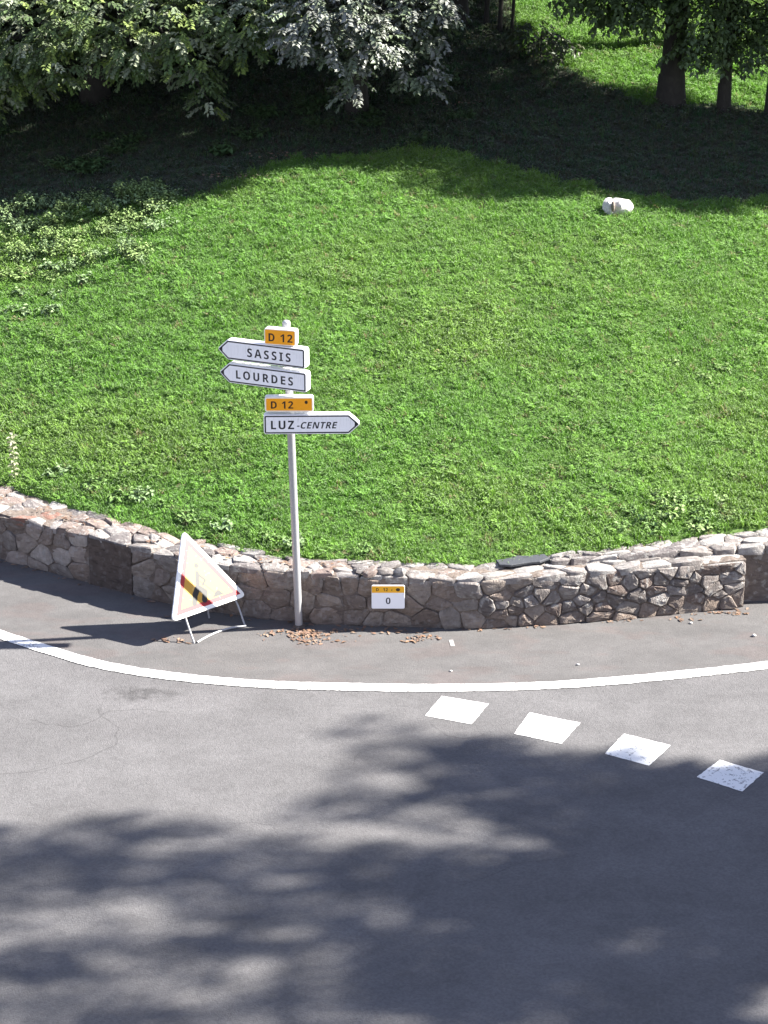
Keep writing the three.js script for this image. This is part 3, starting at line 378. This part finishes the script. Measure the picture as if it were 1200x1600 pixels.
// ---------------------------------------------------------------- grass
const leafMat = (color, rough = 0.75, trans = 0.25) => new THREE.MeshPhysicalMaterial({ color, roughness: 1, transmission: trans, thickness: 0, side: THREE.DoubleSide, specularIntensity: 0.6 });
{
  const bladeTuft = (n, h, w) => { const pos = [], idx = []; for (let k = 0; k < n; k++) { const a = rnd() * 6.283, lean = rr(0.4, 1.3), H = h * rr(0.55, 1.1), ox = rr(-0.03, 0.03), oz = rr(-0.03, 0.03), cx = Math.cos(a), cz = Math.sin(a), b = pos.length / 3, W = w * rr(0.7, 1.3) / 2; [[0, 0, 1], [0.3, 0.55, 0.9], [0.75, 0.9, 0.6]].forEach(([u, v, q]) => { const x = ox + cx * lean * H * u, z = oz + cz * lean * H * u; pos.push(x - cz * W * q, H * v, z + cx * W * q, x + cz * W * q, H * v, z - cx * W * q); }); pos.push(ox + cx * lean * H * 1.15, H * (1.05 - 0.3 * lean), oz + cz * lean * H * 1.15); idx.push(b, b + 1, b + 2, b + 1, b + 3, b + 2, b + 2, b + 3, b + 4, b + 3, b + 5, b + 4, b + 4, b + 5, b + 6); } return geo(pos, idx); };
  const clover = (n, h, w) => { const pos = [], idx = []; for (let k = 0; k < n; k++) { const a = rnd() * 6.283, q = rr(0.01, 0.06), cx = Math.cos(a) * q, cz = Math.sin(a) * q, H = h * rr(0.5, 1.1), t = rnd() * 6.283, tx = rr(-0.5, 0.5), tz = rr(-0.5, 0.5); for (let m = 0; m < 3; m++) { const A = t + m * 2.094, b = pos.length / 3, l = w * rr(0.8, 1.2), P = (r, s) => { const x = Math.cos(A + s) * r * l, z = Math.sin(A + s) * r * l; pos.push(cx + x, H + tx * x + tz * z, cz + z); }; P(0, 0); P(0.8, -0.6); P(1.05, 0); P(0.8, 0.6); idx.push(b, b + 2, b + 1, b, b + 3, b + 2); } } return geo(pos, idx); };
  const kinds = [bladeTuft(11, 0.08, 0.008), bladeTuft(10, 0.105, 0.007), bladeTuft(12, 0.06, 0.009), clover(7, 0.07, 0.017), clover(6, 0.085, 0.022)];
  const inView = (x, z) => Math.abs(x - 0.93) < 1.6 + (21.75 - z) * 0.19;   // the bank as far as a step aside would show it
  const ms = kinds.map(() => []), cs = kinds.map(() => []), o = new THREE.Object3D();
  const put = (x, z, far) => {
    const v = zBack(x) - z; if (v < (x > 3.4 ? -0.16 : -0.05) + 0.1 * vnoise(x * 4, 9)) return; const y = hillY(x, z) - 0.01, n1 = fbm(x * 0.55 + 5, z * 0.55 + 3, 3), n2 = fbm(x * 2.6, z * 2.6 + 50, 3), n3 = vnoise(x * 6 + 90, z * 6);
    const pc = clamp(0.18 + (n2 - 0.5) * 0.9, 0.04, 0.5); let k = rnd() < pc ? (rnd() < 0.6 ? 3 : 4) : (rnd() < 0.45 ? 0 : rnd() < 0.4 ? 1 : 2);
    const s = rr(0.7, 1.2) * (far ? 1.25 : 1) * (0.8 + 0.5 * n3) * (n1 > 0.6 ? 1.15 : 1); o.position.set(x, y, z); o.rotation.set(rr(-0.25, 0.25) - 0.1, rnd() * 6.283, rr(-0.25, 0.25)); o.scale.set(s, s * rr(0.8, 1.15), s); o.updateMatrix(); ms[k].push(o.matrix.clone());
    if (shadeFloor(x, z)) { if (rnd() > 0.6) { ms[k].pop(); return; } cs[k].push(lin(0.048 * rr(0.6, 1.4), 0.078 * rr(0.6, 1.4), 0.032)); return; }  // thinned woodland grass, tinted duller and darker to carry the tree shade
    const br = rr(0.82, 1.18) * (0.84 + 0.32 * n2), ye = clamp((n1 - 0.5) * 1.6 + rr(-0.12, 0.12), -0.25, 0.45); let c = lin((0.118 + 0.04 * ye) * br, (0.246 + 0.006 * ye) * br, (0.027 + 0.010 * ye) * br);
    if (rnd() < 0.02) c = lin(0.19 * br, 0.17 * br, 0.07 * br);  cs[k].push(c);
  };
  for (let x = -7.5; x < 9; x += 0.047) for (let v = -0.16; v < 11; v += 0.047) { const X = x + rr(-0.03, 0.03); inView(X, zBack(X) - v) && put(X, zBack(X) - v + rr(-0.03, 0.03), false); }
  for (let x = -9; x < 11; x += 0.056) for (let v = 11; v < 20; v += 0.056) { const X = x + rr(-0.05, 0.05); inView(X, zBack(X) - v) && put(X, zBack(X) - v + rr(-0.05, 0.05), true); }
  const gm = leafMat(0xffffff, 1, 0.35);
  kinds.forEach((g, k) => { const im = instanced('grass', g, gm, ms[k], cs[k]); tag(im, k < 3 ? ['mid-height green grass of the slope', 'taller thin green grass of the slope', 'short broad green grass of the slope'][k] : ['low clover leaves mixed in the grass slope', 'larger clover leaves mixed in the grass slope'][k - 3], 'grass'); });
}
// ---------------------------------------------------------------- leafy weeds
function weedGeo(n, h, spread, ll, lw) {   // broad leaves on several arching stems
  const leaves = [], stems = []; const base = geo(leafGeo(ll, lw, ll * 0.16, 0.8), LEAFIDX), o = new THREE.Object3D();
  for (let k = 0; k < n; k++) { const a = rnd() * 6.283, q = Math.sqrt(rnd()) * spread, tx = Math.cos(a) * q, tz = Math.sin(a) * q, th = h * rr(0.55, 1.1) * (1 - 0.45 * q / spread); stems.push(taperTube([[tx * 0.2, 0, tz * 0.2], [tx * 0.6, th * 0.55, tz * 0.6], [tx, th, tz]], 0.004, 0.002, 4)); const m = 6 + Math.floor(rnd() * 4); for (let j = 0; j < m; j++) { const t = lerp(0.3, 1, (j + 0.5) / m), A = rnd() * 6.283; o.position.set(tx * lerp(0.2, 1, t), th * t, tz * lerp(0.2, 1, t)); o.rotation.set(rr(-0.5, 0.35), A, rr(-0.3, 0.3), 'YXZ'); o.scale.setScalar(rr(0.65, 1.2) * (1.15 - 0.3 * t)); o.updateMatrix(); leaves.push(base.clone().applyMatrix4(o.matrix)); } }
  return [mergeGeometries(leaves), mergeGeometries(stems)];
}
{
  const stemM = std(lin(0.09, 0.12, 0.04), 0.9);
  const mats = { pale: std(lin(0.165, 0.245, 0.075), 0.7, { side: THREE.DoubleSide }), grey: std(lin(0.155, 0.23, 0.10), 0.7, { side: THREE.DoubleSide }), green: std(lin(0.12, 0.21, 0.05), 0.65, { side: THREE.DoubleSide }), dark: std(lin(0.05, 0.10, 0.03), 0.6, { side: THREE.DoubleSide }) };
  const protos = {}; const mk = (key, args) => protos[key] = weedGeo(...args);
  mk('broad', [12, 0.30, 0.24, 0.10, 0.065]); mk('bushy', [20, 0.27, 0.32, 0.068, 0.042]); mk('low', [9, 0.16, 0.20, 0.09, 0.06]); mk('tall', [9, 0.42, 0.24, 0.075, 0.036]);
  const weed = (kind, m, x, z, s, label, group) => { const t = thing('leafy_weed', label, 'weed', [x, hillY(x, z) - 0.01, z], group); t.rotation.y = rnd() * 6.283; t.scale.setScalar(s); mesh('foliage', protos[kind][0], mats[m], t); mesh('stem', protos[kind][1], stemM, t); };
  for (const [x, z, s] of [[3.55, -1.12, 0.8], [3.95, -1.25, 1.0], [4.2, -1.45, 1.05], [4.55, -1.42, 0.95], [4.85, -1.5, 0.7], [4.1, -1.75, 0.8], [3.75, -1.5, 0.7], [4.4, -1.75, 0.9], [4.75, -1.75, 0.8], [3.9, -1.05, 0.7], [5.1, -1.6, 0.6], [4.5, -1.2, 0.8]]) weed('broad', rnd() < 0.5 ? 'pale' : 'green', x, z, s * 0.8, 'broad-leaved weed in the clump behind the wall end', 'weeds behind the wall end');
  for (let k = 0; k < 120; k++) { const x = rr(-5.6, -2.3), z = lerp(-11.0, -8.3, Math.pow(rnd(), 1.2)) + (x + 3.8) * 0.12, tall = rnd() < 0.3, grey = rnd() < 0.35; weed(tall ? 'tall' : 'bushy', grey ? 'grey' : 'pale', x, z, rr(0.6, 1.05), `${tall ? 'tall thin' : 'bushy'} ${grey ? 'greyish' : 'pale yellow-green'} plant in the undergrowth at the dark tree edge`, 'undergrowth before the trees'); }
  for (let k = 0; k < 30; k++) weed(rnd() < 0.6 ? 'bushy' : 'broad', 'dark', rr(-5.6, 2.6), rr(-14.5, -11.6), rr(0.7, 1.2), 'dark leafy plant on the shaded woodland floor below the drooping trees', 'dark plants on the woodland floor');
  for (let k = 0; k < 12; k++) weed('low', 'grey', rr(-5.2, -3.0), rr(-8.7, -7.2), rr(0.7, 1.1), 'low greyish weed in the grass below the undergrowth', 'low weeds below the undergrowth');
  for (const [x, z, s] of [[-2.15, -2.25, 0.75], [-1.9, -2.2, 0.7], [-1.6, -1.95, 0.7], [-1.3, -1.6, 0.7], [-0.9, -1.35, 0.75], [-0.3, -1.05, 0.8], [-0.05, -0.9, 0.7], [-2.5, -2.6, 0.7], [0.7, -0.75, 0.6], [-3.0, -3.0, 0.7]]) weed(rnd() < 0.5 ? 'low' : 'broad', rnd() < 0.5 ? 'green' : 'grey', x, z, s, 'small broad-leaved weed along the grass edge above the curved wall', 'weeds along the wall top');
  for (const [x, z, s] of [[5.0, -4.7, 0.7], [4.62, -5.0, 0.6], [5.25, -4.9, 0.7], [5.1, -4.5, 0.6], [5.5, -5.2, 0.6], [4.85, -4.85, 0.5]]) weed('low', 'pale', x, z, s, 'low pale weed tuft in the middle of the open grass', 'pale weeds in the open grass');
  { const t = thing('seed_stalk', 'upright pale seed stalk with white blossoms at the wall top', 'weed', [-3.52, hillY(-3.52, -2.98), -2.98]); mesh('stem', taperTube([[0, 0, 0], [-0.02, 0.3, 0], [0.0, 0.62, 0]], 0.008, 0.005, 6), stemM, t); const bl = [], b = geo(leafGeo(0.075, 0.05, 0.02, 0.5), LEAFIDX), o = new THREE.Object3D(); for (let k = 0; k < 34; k++) { o.position.set(-0.01, 0.08 + 0.55 * k / 34, 0); o.rotation.set(rr(-0.6, 0.2), k * 2.4, 0, 'YXZ'); o.scale.setScalar(rr(0.7, 1.2)); o.updateMatrix(); bl.push(b.clone().applyMatrix4(o.matrix)); } mesh('blossoms', mergeGeometries(bl), leafMat(lin(0.36, 0.38, 0.24), 0.8, 0.3), t); }
}
// ---------------------------------------------------------------- trees
const barkTex = dataTex(256, 512, (i, j, c) => { const n = fbm(i / 10, j / 60, 4), h = hash(i, j); const v = 0.5 + 0.8 * n + 0.1 * h; c[0] = 0.036 * v; c[1] = 0.032 * v; c[2] = 0.027 * v; }, true);
const bark = std(0xffffff, 1, { map: barkTex });
function sprig(n, len, ll, lw, droop) { const parts = [], b = geo(leafGeo(ll, lw, ll * 0.12, 0.6), LEAFIDX), o = new THREE.Object3D(); for (let k = 0; k < n; k++) { const t = (k + 0.5) / n; o.position.set(0, -droop * t * t * len, t * len); o.rotation.set(rr(-0.2, 0.7), (k % 2 ? 1 : -1) * rr(0.5, 1.3), rr(-0.5, 0.5), 'YXZ'); o.scale.setScalar(rr(0.75, 1.2)); o.updateMatrix(); parts.push(b.clone().applyMatrix4(o.matrix)); } return mergeGeometries(parts); }
function tree({ label, category = 'tree', group, base, trunk, limbs, clumps, sprigGeo, material, density, colors, droop = 0.5, name = 'tree', shell = 0.4, flare = 1.5 }) {
  const [bx, by, bz] = base, t = thing(name, label, category, base, group);
  const rel = (p) => [p[0] - bx, p[1] - by, p[2] - bz], parts = [];
  trunk.forEach(([pts, r0, r1], k) => parts.push(taperTube(pts.map(rel), r0, r1, 12, 0.16)));
  if (flare) { const g = new THREE.LatheGeometry([[1.4, -0.12], [1.16, 0.06], [1.05, 0.25], [0.98, 0.5]].map(([r, y]) => new THREE.Vector2(r * trunk[0][1], y)), 14); parts.push(g); }
  for (const [pts, r0, r1] of limbs) parts.push(taperTube(pts.map(rel), r0, r1, 7, 0.12));
  const bare = parts.map((g) => { for (const k of Object.keys(g.attributes)) if (!['position', 'normal', 'uv'].includes(k)) g.deleteAttribute(k); return g; });
  mesh('trunk', mergeGeometries(bare), bark, t);
  const ms = [], cs = [], o = new THREE.Object3D();
  for (const [x, y, z, r, k = 1, ry = 0.75] of clumps) { const n = Math.round(density * r * r * k); for (let i = 0; i < n; i++) { const d = V(rr(-1, 1), rr(-1, 1), rr(-1, 1)); if (d.lengthSq() > 1 || d.lengthSq() < 0.001) { i--; continue; } const q = Math.pow(d.length(), shell); d.normalize(); o.position.set(x - bx + d.x * q * r, y - by + d.y * q * r * ry, z - bz + d.z * q * r); o.rotation.set(rr(-0.3, 0.3) + droop * (0.3 - d.y * 0.4), Math.atan2(d.x, d.z) + rr(-1, 1), rr(-0.4, 0.4), 'YXZ'); o.scale.setScalar(rr(0.75, 1.25)); o.updateMatrix(); ms.push(o.matrix.clone()); const c = pick(colors), v = rr(0.7, 1.25); cs.push(lin(c[0] * v, c[1] * v, c[2] * v)); } }
  instanced('crown', sprigGeo, material, ms, cs, t); return ms.length;
}
const lift = ([x, y, z], h) => [x + SUN.x / SUN.y * h, y + h, z + SUN.z / SUN.y * h];   // where a leaf cluster stands whose shadow falls on (x, y, z)
const bigLeaf = sprig(12, 0.25, 0.088, 0.052, 0.3), midLeaf = sprig(9, 0.36, 0.13, 0.075, 0.4), smallLeaf = sprig(10, 0.3, 0.095, 0.055, 0.3);
const limbsTo = (from, clumps, r0, step = 1) => clumps.filter((_, i) => i % step === 0).map(([x, y, z]) => { const f = pick(from); return [[f, [lerp(f[0], x, 0.5), lerp(f[1], y, 0.62), lerp(f[2], z, 0.5)], [x, y, z]], r0 * rr(0.7, 1.1), r0 * 0.2]; });
let leafCount = 0;
{ // tree with yellowish drooping leaves, top left
  const C = [[-4.91, 4.44, -12.30, 0.75], [-5.46, 3.90, -12.30, 0.7], [-6.23, 4.44, -12.40, 0.9], [-4.37, 4.77, -12.20, 0.7], [-4.04, 4.27, -12.00, 0.5], [-3.50, 4.99, -12.10, 0.65], [-3.06, 4.49, -12.00, 0.5], [-2.88, 4.27, -11.90, 0.35], [-2.29, 4.93, -12.00, 0.6], [-2.12, 4.38, -11.90, 0.42], [-1.88, 4.00, -11.85, 0.26], [-1.77, 3.67, -11.85, 0.2], [-1.30, 4.88, -12.00, 0.5], [-1.19, 4.54, -11.95, 0.36], [-0.81, 5.04, -12.00, 0.42], [-4.80, 4.01, -12.60, 0.6],
    [-5.01, 5.76, -13.60, 1.0], [-3.60, 5.99, -13.60, 1.0], [-2.27, 6.09, -13.60, 0.9], [-1.18, 6.09, -13.50, 0.8], [-6.44, 5.87, -14.40, 1.1], [-3.80, 7.09, -14.40, 1.2], [-2.05, 7.20, -14.40, 1.1], [-5.77, 7.20, -14.60, 1.2], [-4.99, 5.89, -15.20, 1.2], [-2.92, 5.78, -15.20, 1.2], [-1.39, 5.89, -15.10, 1.0], [-7.31, 5.00, -14.20, 1.1], [-4.01, 8.07, -15.20, 1.2], [-3.35, 5.26, -16.40, 1.2], [-5.30, 5.03, -16.20, 1.2]];
  const b = [-3.9, hillY(-3.9, -14.8) - 0.05, -14.8];
  leafCount += tree({ label: 'large tree with drooping yellow-green foliage over the undergrowth', base: b, trunk: [[[b, [-3.8, 4.4, -14.7], [-3.6, 6.4, -14.4], [-3.7, 8, -14.2]], 0.24, 0.1]], limbs: limbsTo([[-3.8, 4.2, -14.7], [-3.7, 5.4, -14.5], [-3.6, 6.4, -14.4]], C, 0.06), clumps: C, sprigGeo: bigLeaf, density: 360, droop: 0.7, material: leafMat(0xffffff, 0.55, 0.3), colors: [[0.12, 0.18, 0.06], [0.2, 0.27, 0.07], [0.14, 0.18, 0.10], [0.25, 0.28, 0.19], [0.10, 0.155, 0.055], [0.07, 0.11, 0.04]] });
}
{ // grey-leaved tree beside it
  const C = [[-0.27, 4.91, -11.00, 0.5], [-0.17, 4.78, -10.90, 0.36], [0.19, 5.22, -11.10, 0.5], [0.29, 4.62, -10.90, 0.36], [0.54, 4.86, -11.00, 0.45], [0.75, 4.67, -10.90, 0.36], [0.49, 4.22, -10.90, 0.22], [0.41, 3.96, -10.90, 0.16], [1.10, 4.87, -11.60, 0.5], [1.15, 4.58, -11.50, 0.42], [1.42, 4.22, -11.40, 0.32], [1.60, 3.99, -11.40, 0.18], [1.57, 4.79, -11.50, 0.3], [1.52, 5.19, -11.60, 0.45], [1.64, 5.04, -11.50, 0.32], [1.79, 5.19, -11.55, 0.26],
    [0.30, 5.75, -11.90, 0.7], [1.40, 5.75, -11.90, 0.7], [0.60, 6.10, -12.60, 0.8], [1.60, 5.90, -12.60, 0.8], [-0.40, 5.70, -12.50, 0.7], [0.90, 5.50, -13.20, 0.9]];
  const b = [0.5, hillY(0.5, -12.9) - 0.05, -12.9];
  leafCount += tree({ label: 'tree with hanging grey-green leaves beside the yellow-green foliage', base: b, trunk: [[[b, [0.55, 4.6, -12.7], [0.6, 6.0, -12.3], [0.7, 7.2, -12.1]], 0.18, 0.07]], limbs: limbsTo([[0.55, 4.8, -12.7], [0.6, 5.8, -12.4]], C, 0.05), clumps: C, sprigGeo: bigLeaf, density: 360, droop: 0.6, material: std(0xffffff, 0.5, { side: THREE.DoubleSide }), colors: [[0.155, 0.165, 0.145], [0.12, 0.14, 0.105], [0.19, 0.2, 0.175], [0.10, 0.13, 0.075], [0.08, 0.1, 0.065]] });
}
{ // bushes added to darken the gap behind the drooping trees
  for (const [x, z, r, label] of [[-6.6, -15.6, 1.3, 'dark bush added to deepen the shade, outermost behind the yellow-green tree'], [-4.9, -16.6, 1.4, 'dark bush added to deepen the shade right behind the yellow-green tree'], [-2.9, -16.4, 1.3, 'dark bush added to deepen the shade between the two drooping trees'], [-1.1, -16.6, 1.3, 'dark bush added to deepen the shade behind the grey-leaved tree'], [0.8, -17.4, 1.4, 'dark bush added to deepen the shade beside the saplings']]) {
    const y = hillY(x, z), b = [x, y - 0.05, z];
    leafCount += tree({ name: 'bush', label, category: 'bush', group: 'added dark bushes behind the drooping trees', base: b, trunk: [[[b, [x + 0.1, y + 0.6, z], [x, y + 1.4, z]], 0.06, 0.03]], limbs: [], flare: 0, clumps: [[x, y + 0.8, z, r], [x - 0.7, y + 1.5, z, r * 0.8], [x + 0.6, y + 1.7, z, r * 0.8], [x, y + 2.5, z, r * 0.9]], sprigGeo: midLeaf, density: 260, material: std(0xffffff, 0.8, { side: THREE.DoubleSide }), colors: [[0.035, 0.05, 0.022], [0.045, 0.06, 0.028], [0.05, 0.055, 0.03]] });
  }
}
{ // trees to the right: their crowns shade the slope
  const T = [[-0.7, -12.2], [0.2, -12.2], [1.1, -12.1], [2.0, -11.9], [2.9, -11.5], [3.7, -11.1], [4.4, -10.7], [5.1, -10.5], [5.9, -10.5], [6.7, -11.1], [7.6, -11.5], [0.6, -12.9], [1.6, -12.9], [2.6, -12.7], [3.6, -12.3], [4.6, -11.9], [5.6, -11.6], [6.4, -12.2], [7.4, -12.4], [0.4, -14.2], [1.3, -14.4], [2.0, -14.2], [2.8, -13.5], [4.1, -12.9], [5.0, -12.5], [0.9, -15.8], [1.7, -15.9], [1.4, -17.2], [0.4, -17.4], [-0.4, -13.4], [-0.6, -15]];
  const A = [], D = [], F = [];
  for (const [x, z] of T) { const h = z < -13.5 ? rr(4.2, 5.4) : x < 3 ? rr(2.9, 3.5) : rr(3.4, 4.8), p = lift([x, hillY(x, z), z], h), c = [...p, rr(0.78, 1.0), 1, 0.6]; if (z < -13.5) F.push(c); else (p[0] < 8.2 ? A : D).push(c); }
  for (const c of [[5.0, 6.6, -13.2, 0.8, 1, 0.5], [6.2, 6.7, -13.2, 0.9, 1, 0.5], [5.6, 6.9, -13.0, 0.8, 1, 0.5]]) A.push(c);
  for (const c of [[10.4, 8.0, -12.2, 1.3], [11.6, 7.6, -11.8, 1.2], [11, 9, -12, 1.2]]) D.push(c);
  // low dark foliage in view round the trunks
  const low = [[4.1, 5.25, -13.0, 0.45], [4.6, 5.1, -12.9, 0.5], [4.95, 4.95, -13.1, 0.42], [5.2, 5.3, -13.2, 0.5], [5.9, 4.9, -12.9, 0.5], [6.0, 4.45, -12.8, 0.42], [6.3, 4.75, -12.9, 0.5], [6.35, 4.3, -12.8, 0.42], [6.7, 4.6, -13.0, 0.45], [6.75, 4.2, -12.9, 0.35], [5.75, 4.25, -12.9, 0.3], [6.1, 5.2, -13, 0.5], [6.8, 5.1, -13.1, 0.5], [7.2, 4.8, -13.0, 0.4]];
  const green = [[0.06, 0.095, 0.035], [0.075, 0.115, 0.04], [0.05, 0.08, 0.032]], m = std(0xffffff, 0.6, { side: THREE.DoubleSide }), grp = 'trees with dark trunks at the top of the slope';
  let b = [5.56, hillY(5.56, -13.47) - 0.05, -13.47];
  leafCount += tree({ label: 'tree with the thickest dark trunk at the slope top', group: grp, base: b, trunk: [[[b, [5.6, 4.6, -13.45], [5.65, 5.8, -13.4], [5.7, 6.8, -13.3]], 0.22, 0.12]], limbs: limbsTo([[5.6, 5.2, -13.4], [5.65, 5.9, -13.4]], [...A, ...low.slice(0, 4)], 0.07), clumps: [...A, ...low.slice(0, 4)], sprigGeo: smallLeaf, density: 420, material: m, colors: green });
  b = [6.38, hillY(6.38, -13.2) - 0.05, -13.2];
  leafCount += tree({ label: 'slim dark tree with low foliage between two thicker trunks', group: grp, base: b, trunk: [[[b, [6.4, 4.2, -13.2], [6.45, 5.6, -13.15], [6.5, 7.2, -13.1]], 0.11, 0.05]], limbs: limbsTo([[6.4, 4.3, -13.2], [6.45, 5.2, -13.2]], low.slice(4), 0.03), clumps: [...low.slice(4), [6.6, 6.4, -13, 0.9]], sprigGeo: smallLeaf, density: 250, material: m, colors: green });
  b = [7.2, hillY(7.2, -13.1) - 0.05, -13.1];
  leafCount += tree({ label: 'dark trunk rising beside the slim tree, farther from the boulder', group: grp, base: b, trunk: [[[b, [7.2, 4.6, -13.1], [7.25, 6.4, -13], [7.3, 8.2, -12.9]], 0.17, 0.08]], limbs: limbsTo([[7.2, 5, -13.1], [7.25, 6.4, -13]], [[7.4, 7.4, -12.6], [8, 8.2, -12.8], [8.4, 7.2, -12.4]], 0.06), clumps: [[7.4, 7.4, -12.6, 1.1], [8, 8.2, -12.8, 1.1], [7.2, 8.6, -13, 1.1], [8.4, 7.2, -12.4, 1.0]], sprigGeo: smallLeaf, density: 420, material: m, colors: green });
  b = [10.8, hillY(10.8, -12) - 0.05, -12];
  leafCount += tree({ label: 'broad shade tree beyond the dark trunks', group: grp, base: b, trunk: [[[b, [10.8, 4.6, -12], [10.9, 6.2, -12], [10.9, 8, -12]], 0.22, 0.1]], limbs: limbsTo([[10.8, 4.8, -12], [10.9, 6.2, -12]], D, 0.07), clumps: D, sprigGeo: smallLeaf, density: 420, material: m, colors: green });
  b = [8, hillY(8, -16) - 0.05, -16.2];
  leafCount += tree({ label: 'shade tree standing farther up the slope behind the trunks', group: grp, base: b, trunk: [[[b, [8, 5.4, -16.2], [8, 7.4, -16], [8, 9, -16]], 0.18, 0.08]], limbs: limbsTo([[8, 6.2, -16], [8, 7.4, -16]], F, 0.06), clumps: F, sprigGeo: smallLeaf, density: 420, material: m, colors: green });
  const G = [[-5.5, -13.8], [-4.3, -14], [-3.1, -13.8], [-2, -13.9], [-1, -14.6], [-5, -15.4], [-3.8, -15.6], [-2.6, -15.5], [-1.4, -15.9], [-4.4, -17], [-3, -17.2], [-1.6, -17.4], [-6, -16.6], [-6.4, -14.8]].map(([x, z]) => [...lift([x, hillY(x, z), z], rr(4.8, 6.2)), 1.0, 1, 0.6]);  // crown added to cast shade over the bushes on the left
  b = [2.2, hillY(2.2, -16.9) - 0.05, -16.9];
  leafCount += tree({ label: 'tall spreading tree added behind the grey-leaved tree to shade the dark bushes', group: grp, base: b, trunk: [[[b, [2.2, 6, -16.9], [2.3, 7.5, -16.8], [2.4, 9, -16.7]], 0.2, 0.1]], limbs: limbsTo([[2.2, 6.4, -16.9], [2.3, 7.5, -16.8]], G, 0.06), clumps: G, sprigGeo: smallLeaf, density: 420, material: m, colors: green });
  // young stems and a shrub by the lit strip
  const stemsAt = [[2.92, -16.3, 0.045], [3.12, -16.1, 0.035], [2.7, -16.6, 0.05]];
  for (const [x, z, r] of stemsAt) { const bb = [x, hillY(x, z) - 0.05, z]; leafCount += tree({ name: 'sapling', label: 'thin dark sapling stem in the shade beside the sunlit strip', category: 'sapling', group: 'saplings in the shade', base: bb, trunk: [[[bb, [x + 0.03, bb[1] + 1, z], [x - 0.05, bb[1] + 2.4, z]], r, r * 0.5]], limbs: [], clumps: [[x, bb[1] + 2.5, z, 0.4], [x - 0.25, bb[1] + 1.9, z + 0.1, 0.3]], sprigGeo: smallLeaf, density: 130, material: m, colors: green, flare: 0 }); }
  const sb = [3.55, hillY(3.55, -15.0) - 0.03, -15.0];
  leafCount += tree({ name: 'shrub', label: 'small dark shrub at the border of the sunlit strip', category: 'shrub', base: sb, trunk: [[[sb, [3.55, sb[1] + 0.2, -15], [3.56, sb[1] + 0.45, -15]], 0.02, 0.01]], limbs: [], clumps: [[3.5, sb[1] + 0.32, -15.0, 0.34], [3.75, sb[1] + 0.25, -14.9, 0.26], [3.4, sb[1] + 0.5, -15.2, 0.25]], sprigGeo: smallLeaf, density: 300, material: m, colors: [[0.04, 0.06, 0.025], [0.06, 0.07, 0.03]], flare: 0 });
}
{ // tree across the road whose crown shades the asphalt
  const T = [[1.66, 3.2, 0.36], [2.3, 3.55, 0.46], [3.1, 3.6, 0.46], [4.0, 3.85, 0.5], [4.9, 3.55, 0.5], [1.55, 3.75, 0.3], [3.1, 4.2, 0.66], [4.0, 4.3, 0.75], [4.8, 4.2, 0.75], [2.4, 4.6, 0.4], [3.0, 5.2, 0.72], [3.9, 5.2, 0.75], [4.8, 5.2, 0.8], [1.5, 5.45, 0.42], [2.1, 5.8, 0.6], [1.2, 5.95, 0.42], [2.9, 6.3, 0.75], [3.6, 6.5, 0.25], [1.45, 6.8, 0.5], [2.3, 7.3, 0.8], [2.9, 7.7, 0.5], [0.9, 6.75, 0.32],
    [1.2, 2.85, 0.22], [0.65, 2.7, 0.16], [0.2, 4.15, 0.16], [1.05, 4.1, 0.2], [0.6, 3.65, 0.12], [-2.3, 4.75, 0.22], [-1.75, 4.7, 0.24], [-1.15, 4.75, 0.24], [-0.65, 4.75, 0.16], [-2.0, 5.3, 0.24], [-1.4, 5.65, 0.24], [-0.7, 5.5, 0.28], [-0.1, 5.3, 0.24], [0, 6.2, 0.24], [-0.4, 6.3, 0.16], [0.65, 5.3, 0.24], [0.85, 5.1, 0.2], [-2.2, 6.9, 0.2], [-1.6, 6.3, 0.16], [0.35, 7.5, 0.25], [-1.0, 7.6, 0.12], [1.1, 7.5, 0.32], [-0.5, 8.6, 0.6], [1.6, 8.9, 0.9], [3.2, 8.6, 0.9], [5.6, 4.3, 0.8], [5.6, 5.4, 0.9], [4.8, 6.4, 0.7], [-2, 6.9, 0.32, 0.45], [-1.2, 6.6, 0.3, 0.45], [-0.6, 7.2, 0.3, 0.5], [-1.8, 7.5, 0.32, 0.5], [0, 7.3, 0.32, 0.5], [-2.7, 5.8, 0.32, 0.5], [-0.9, 6.05, 0.26, 0.5], [-2.6, 6.6, 0.3, 0.4], [0.4, 6.9, 0.28, 0.5], [-2.8, 5.0, 0.3, 0.5], [-1.2, 7.9, 0.4, 0.5]];
  const C = T.map(([x, z, r, k = 1]) => { const h = x > 1.3 ? rr(9.5, 12.2) : rr(11.6, 14.2); return [...lift([x, 0, z], h), r * 0.9, k, 0.7]; });
  const b = [17.6, -0.25, 3.4];
  leafCount += tree({ label: 'tall leafy roadside tree whose crown shades the asphalt', base: b, trunk: [[[b, [17.6, 4, 3.4], [17.5, 9, 3.3], [17.4, 13, 3.2]], 0.28, 0.1]], limbs: limbsTo([[17.5, 7.5, 3.3], [17.5, 9, 3.3], [17.4, 11, 3.2]], C, 0.05), clumps: C, sprigGeo: midLeaf, density: 420, material: std(0xffffff, 0.6, { side: THREE.DoubleSide }), colors: [[0.06, 0.095, 0.035], [0.075, 0.115, 0.04]] });
}
console.log('sprigs', leafCount);
renderer.render(scene, camera);
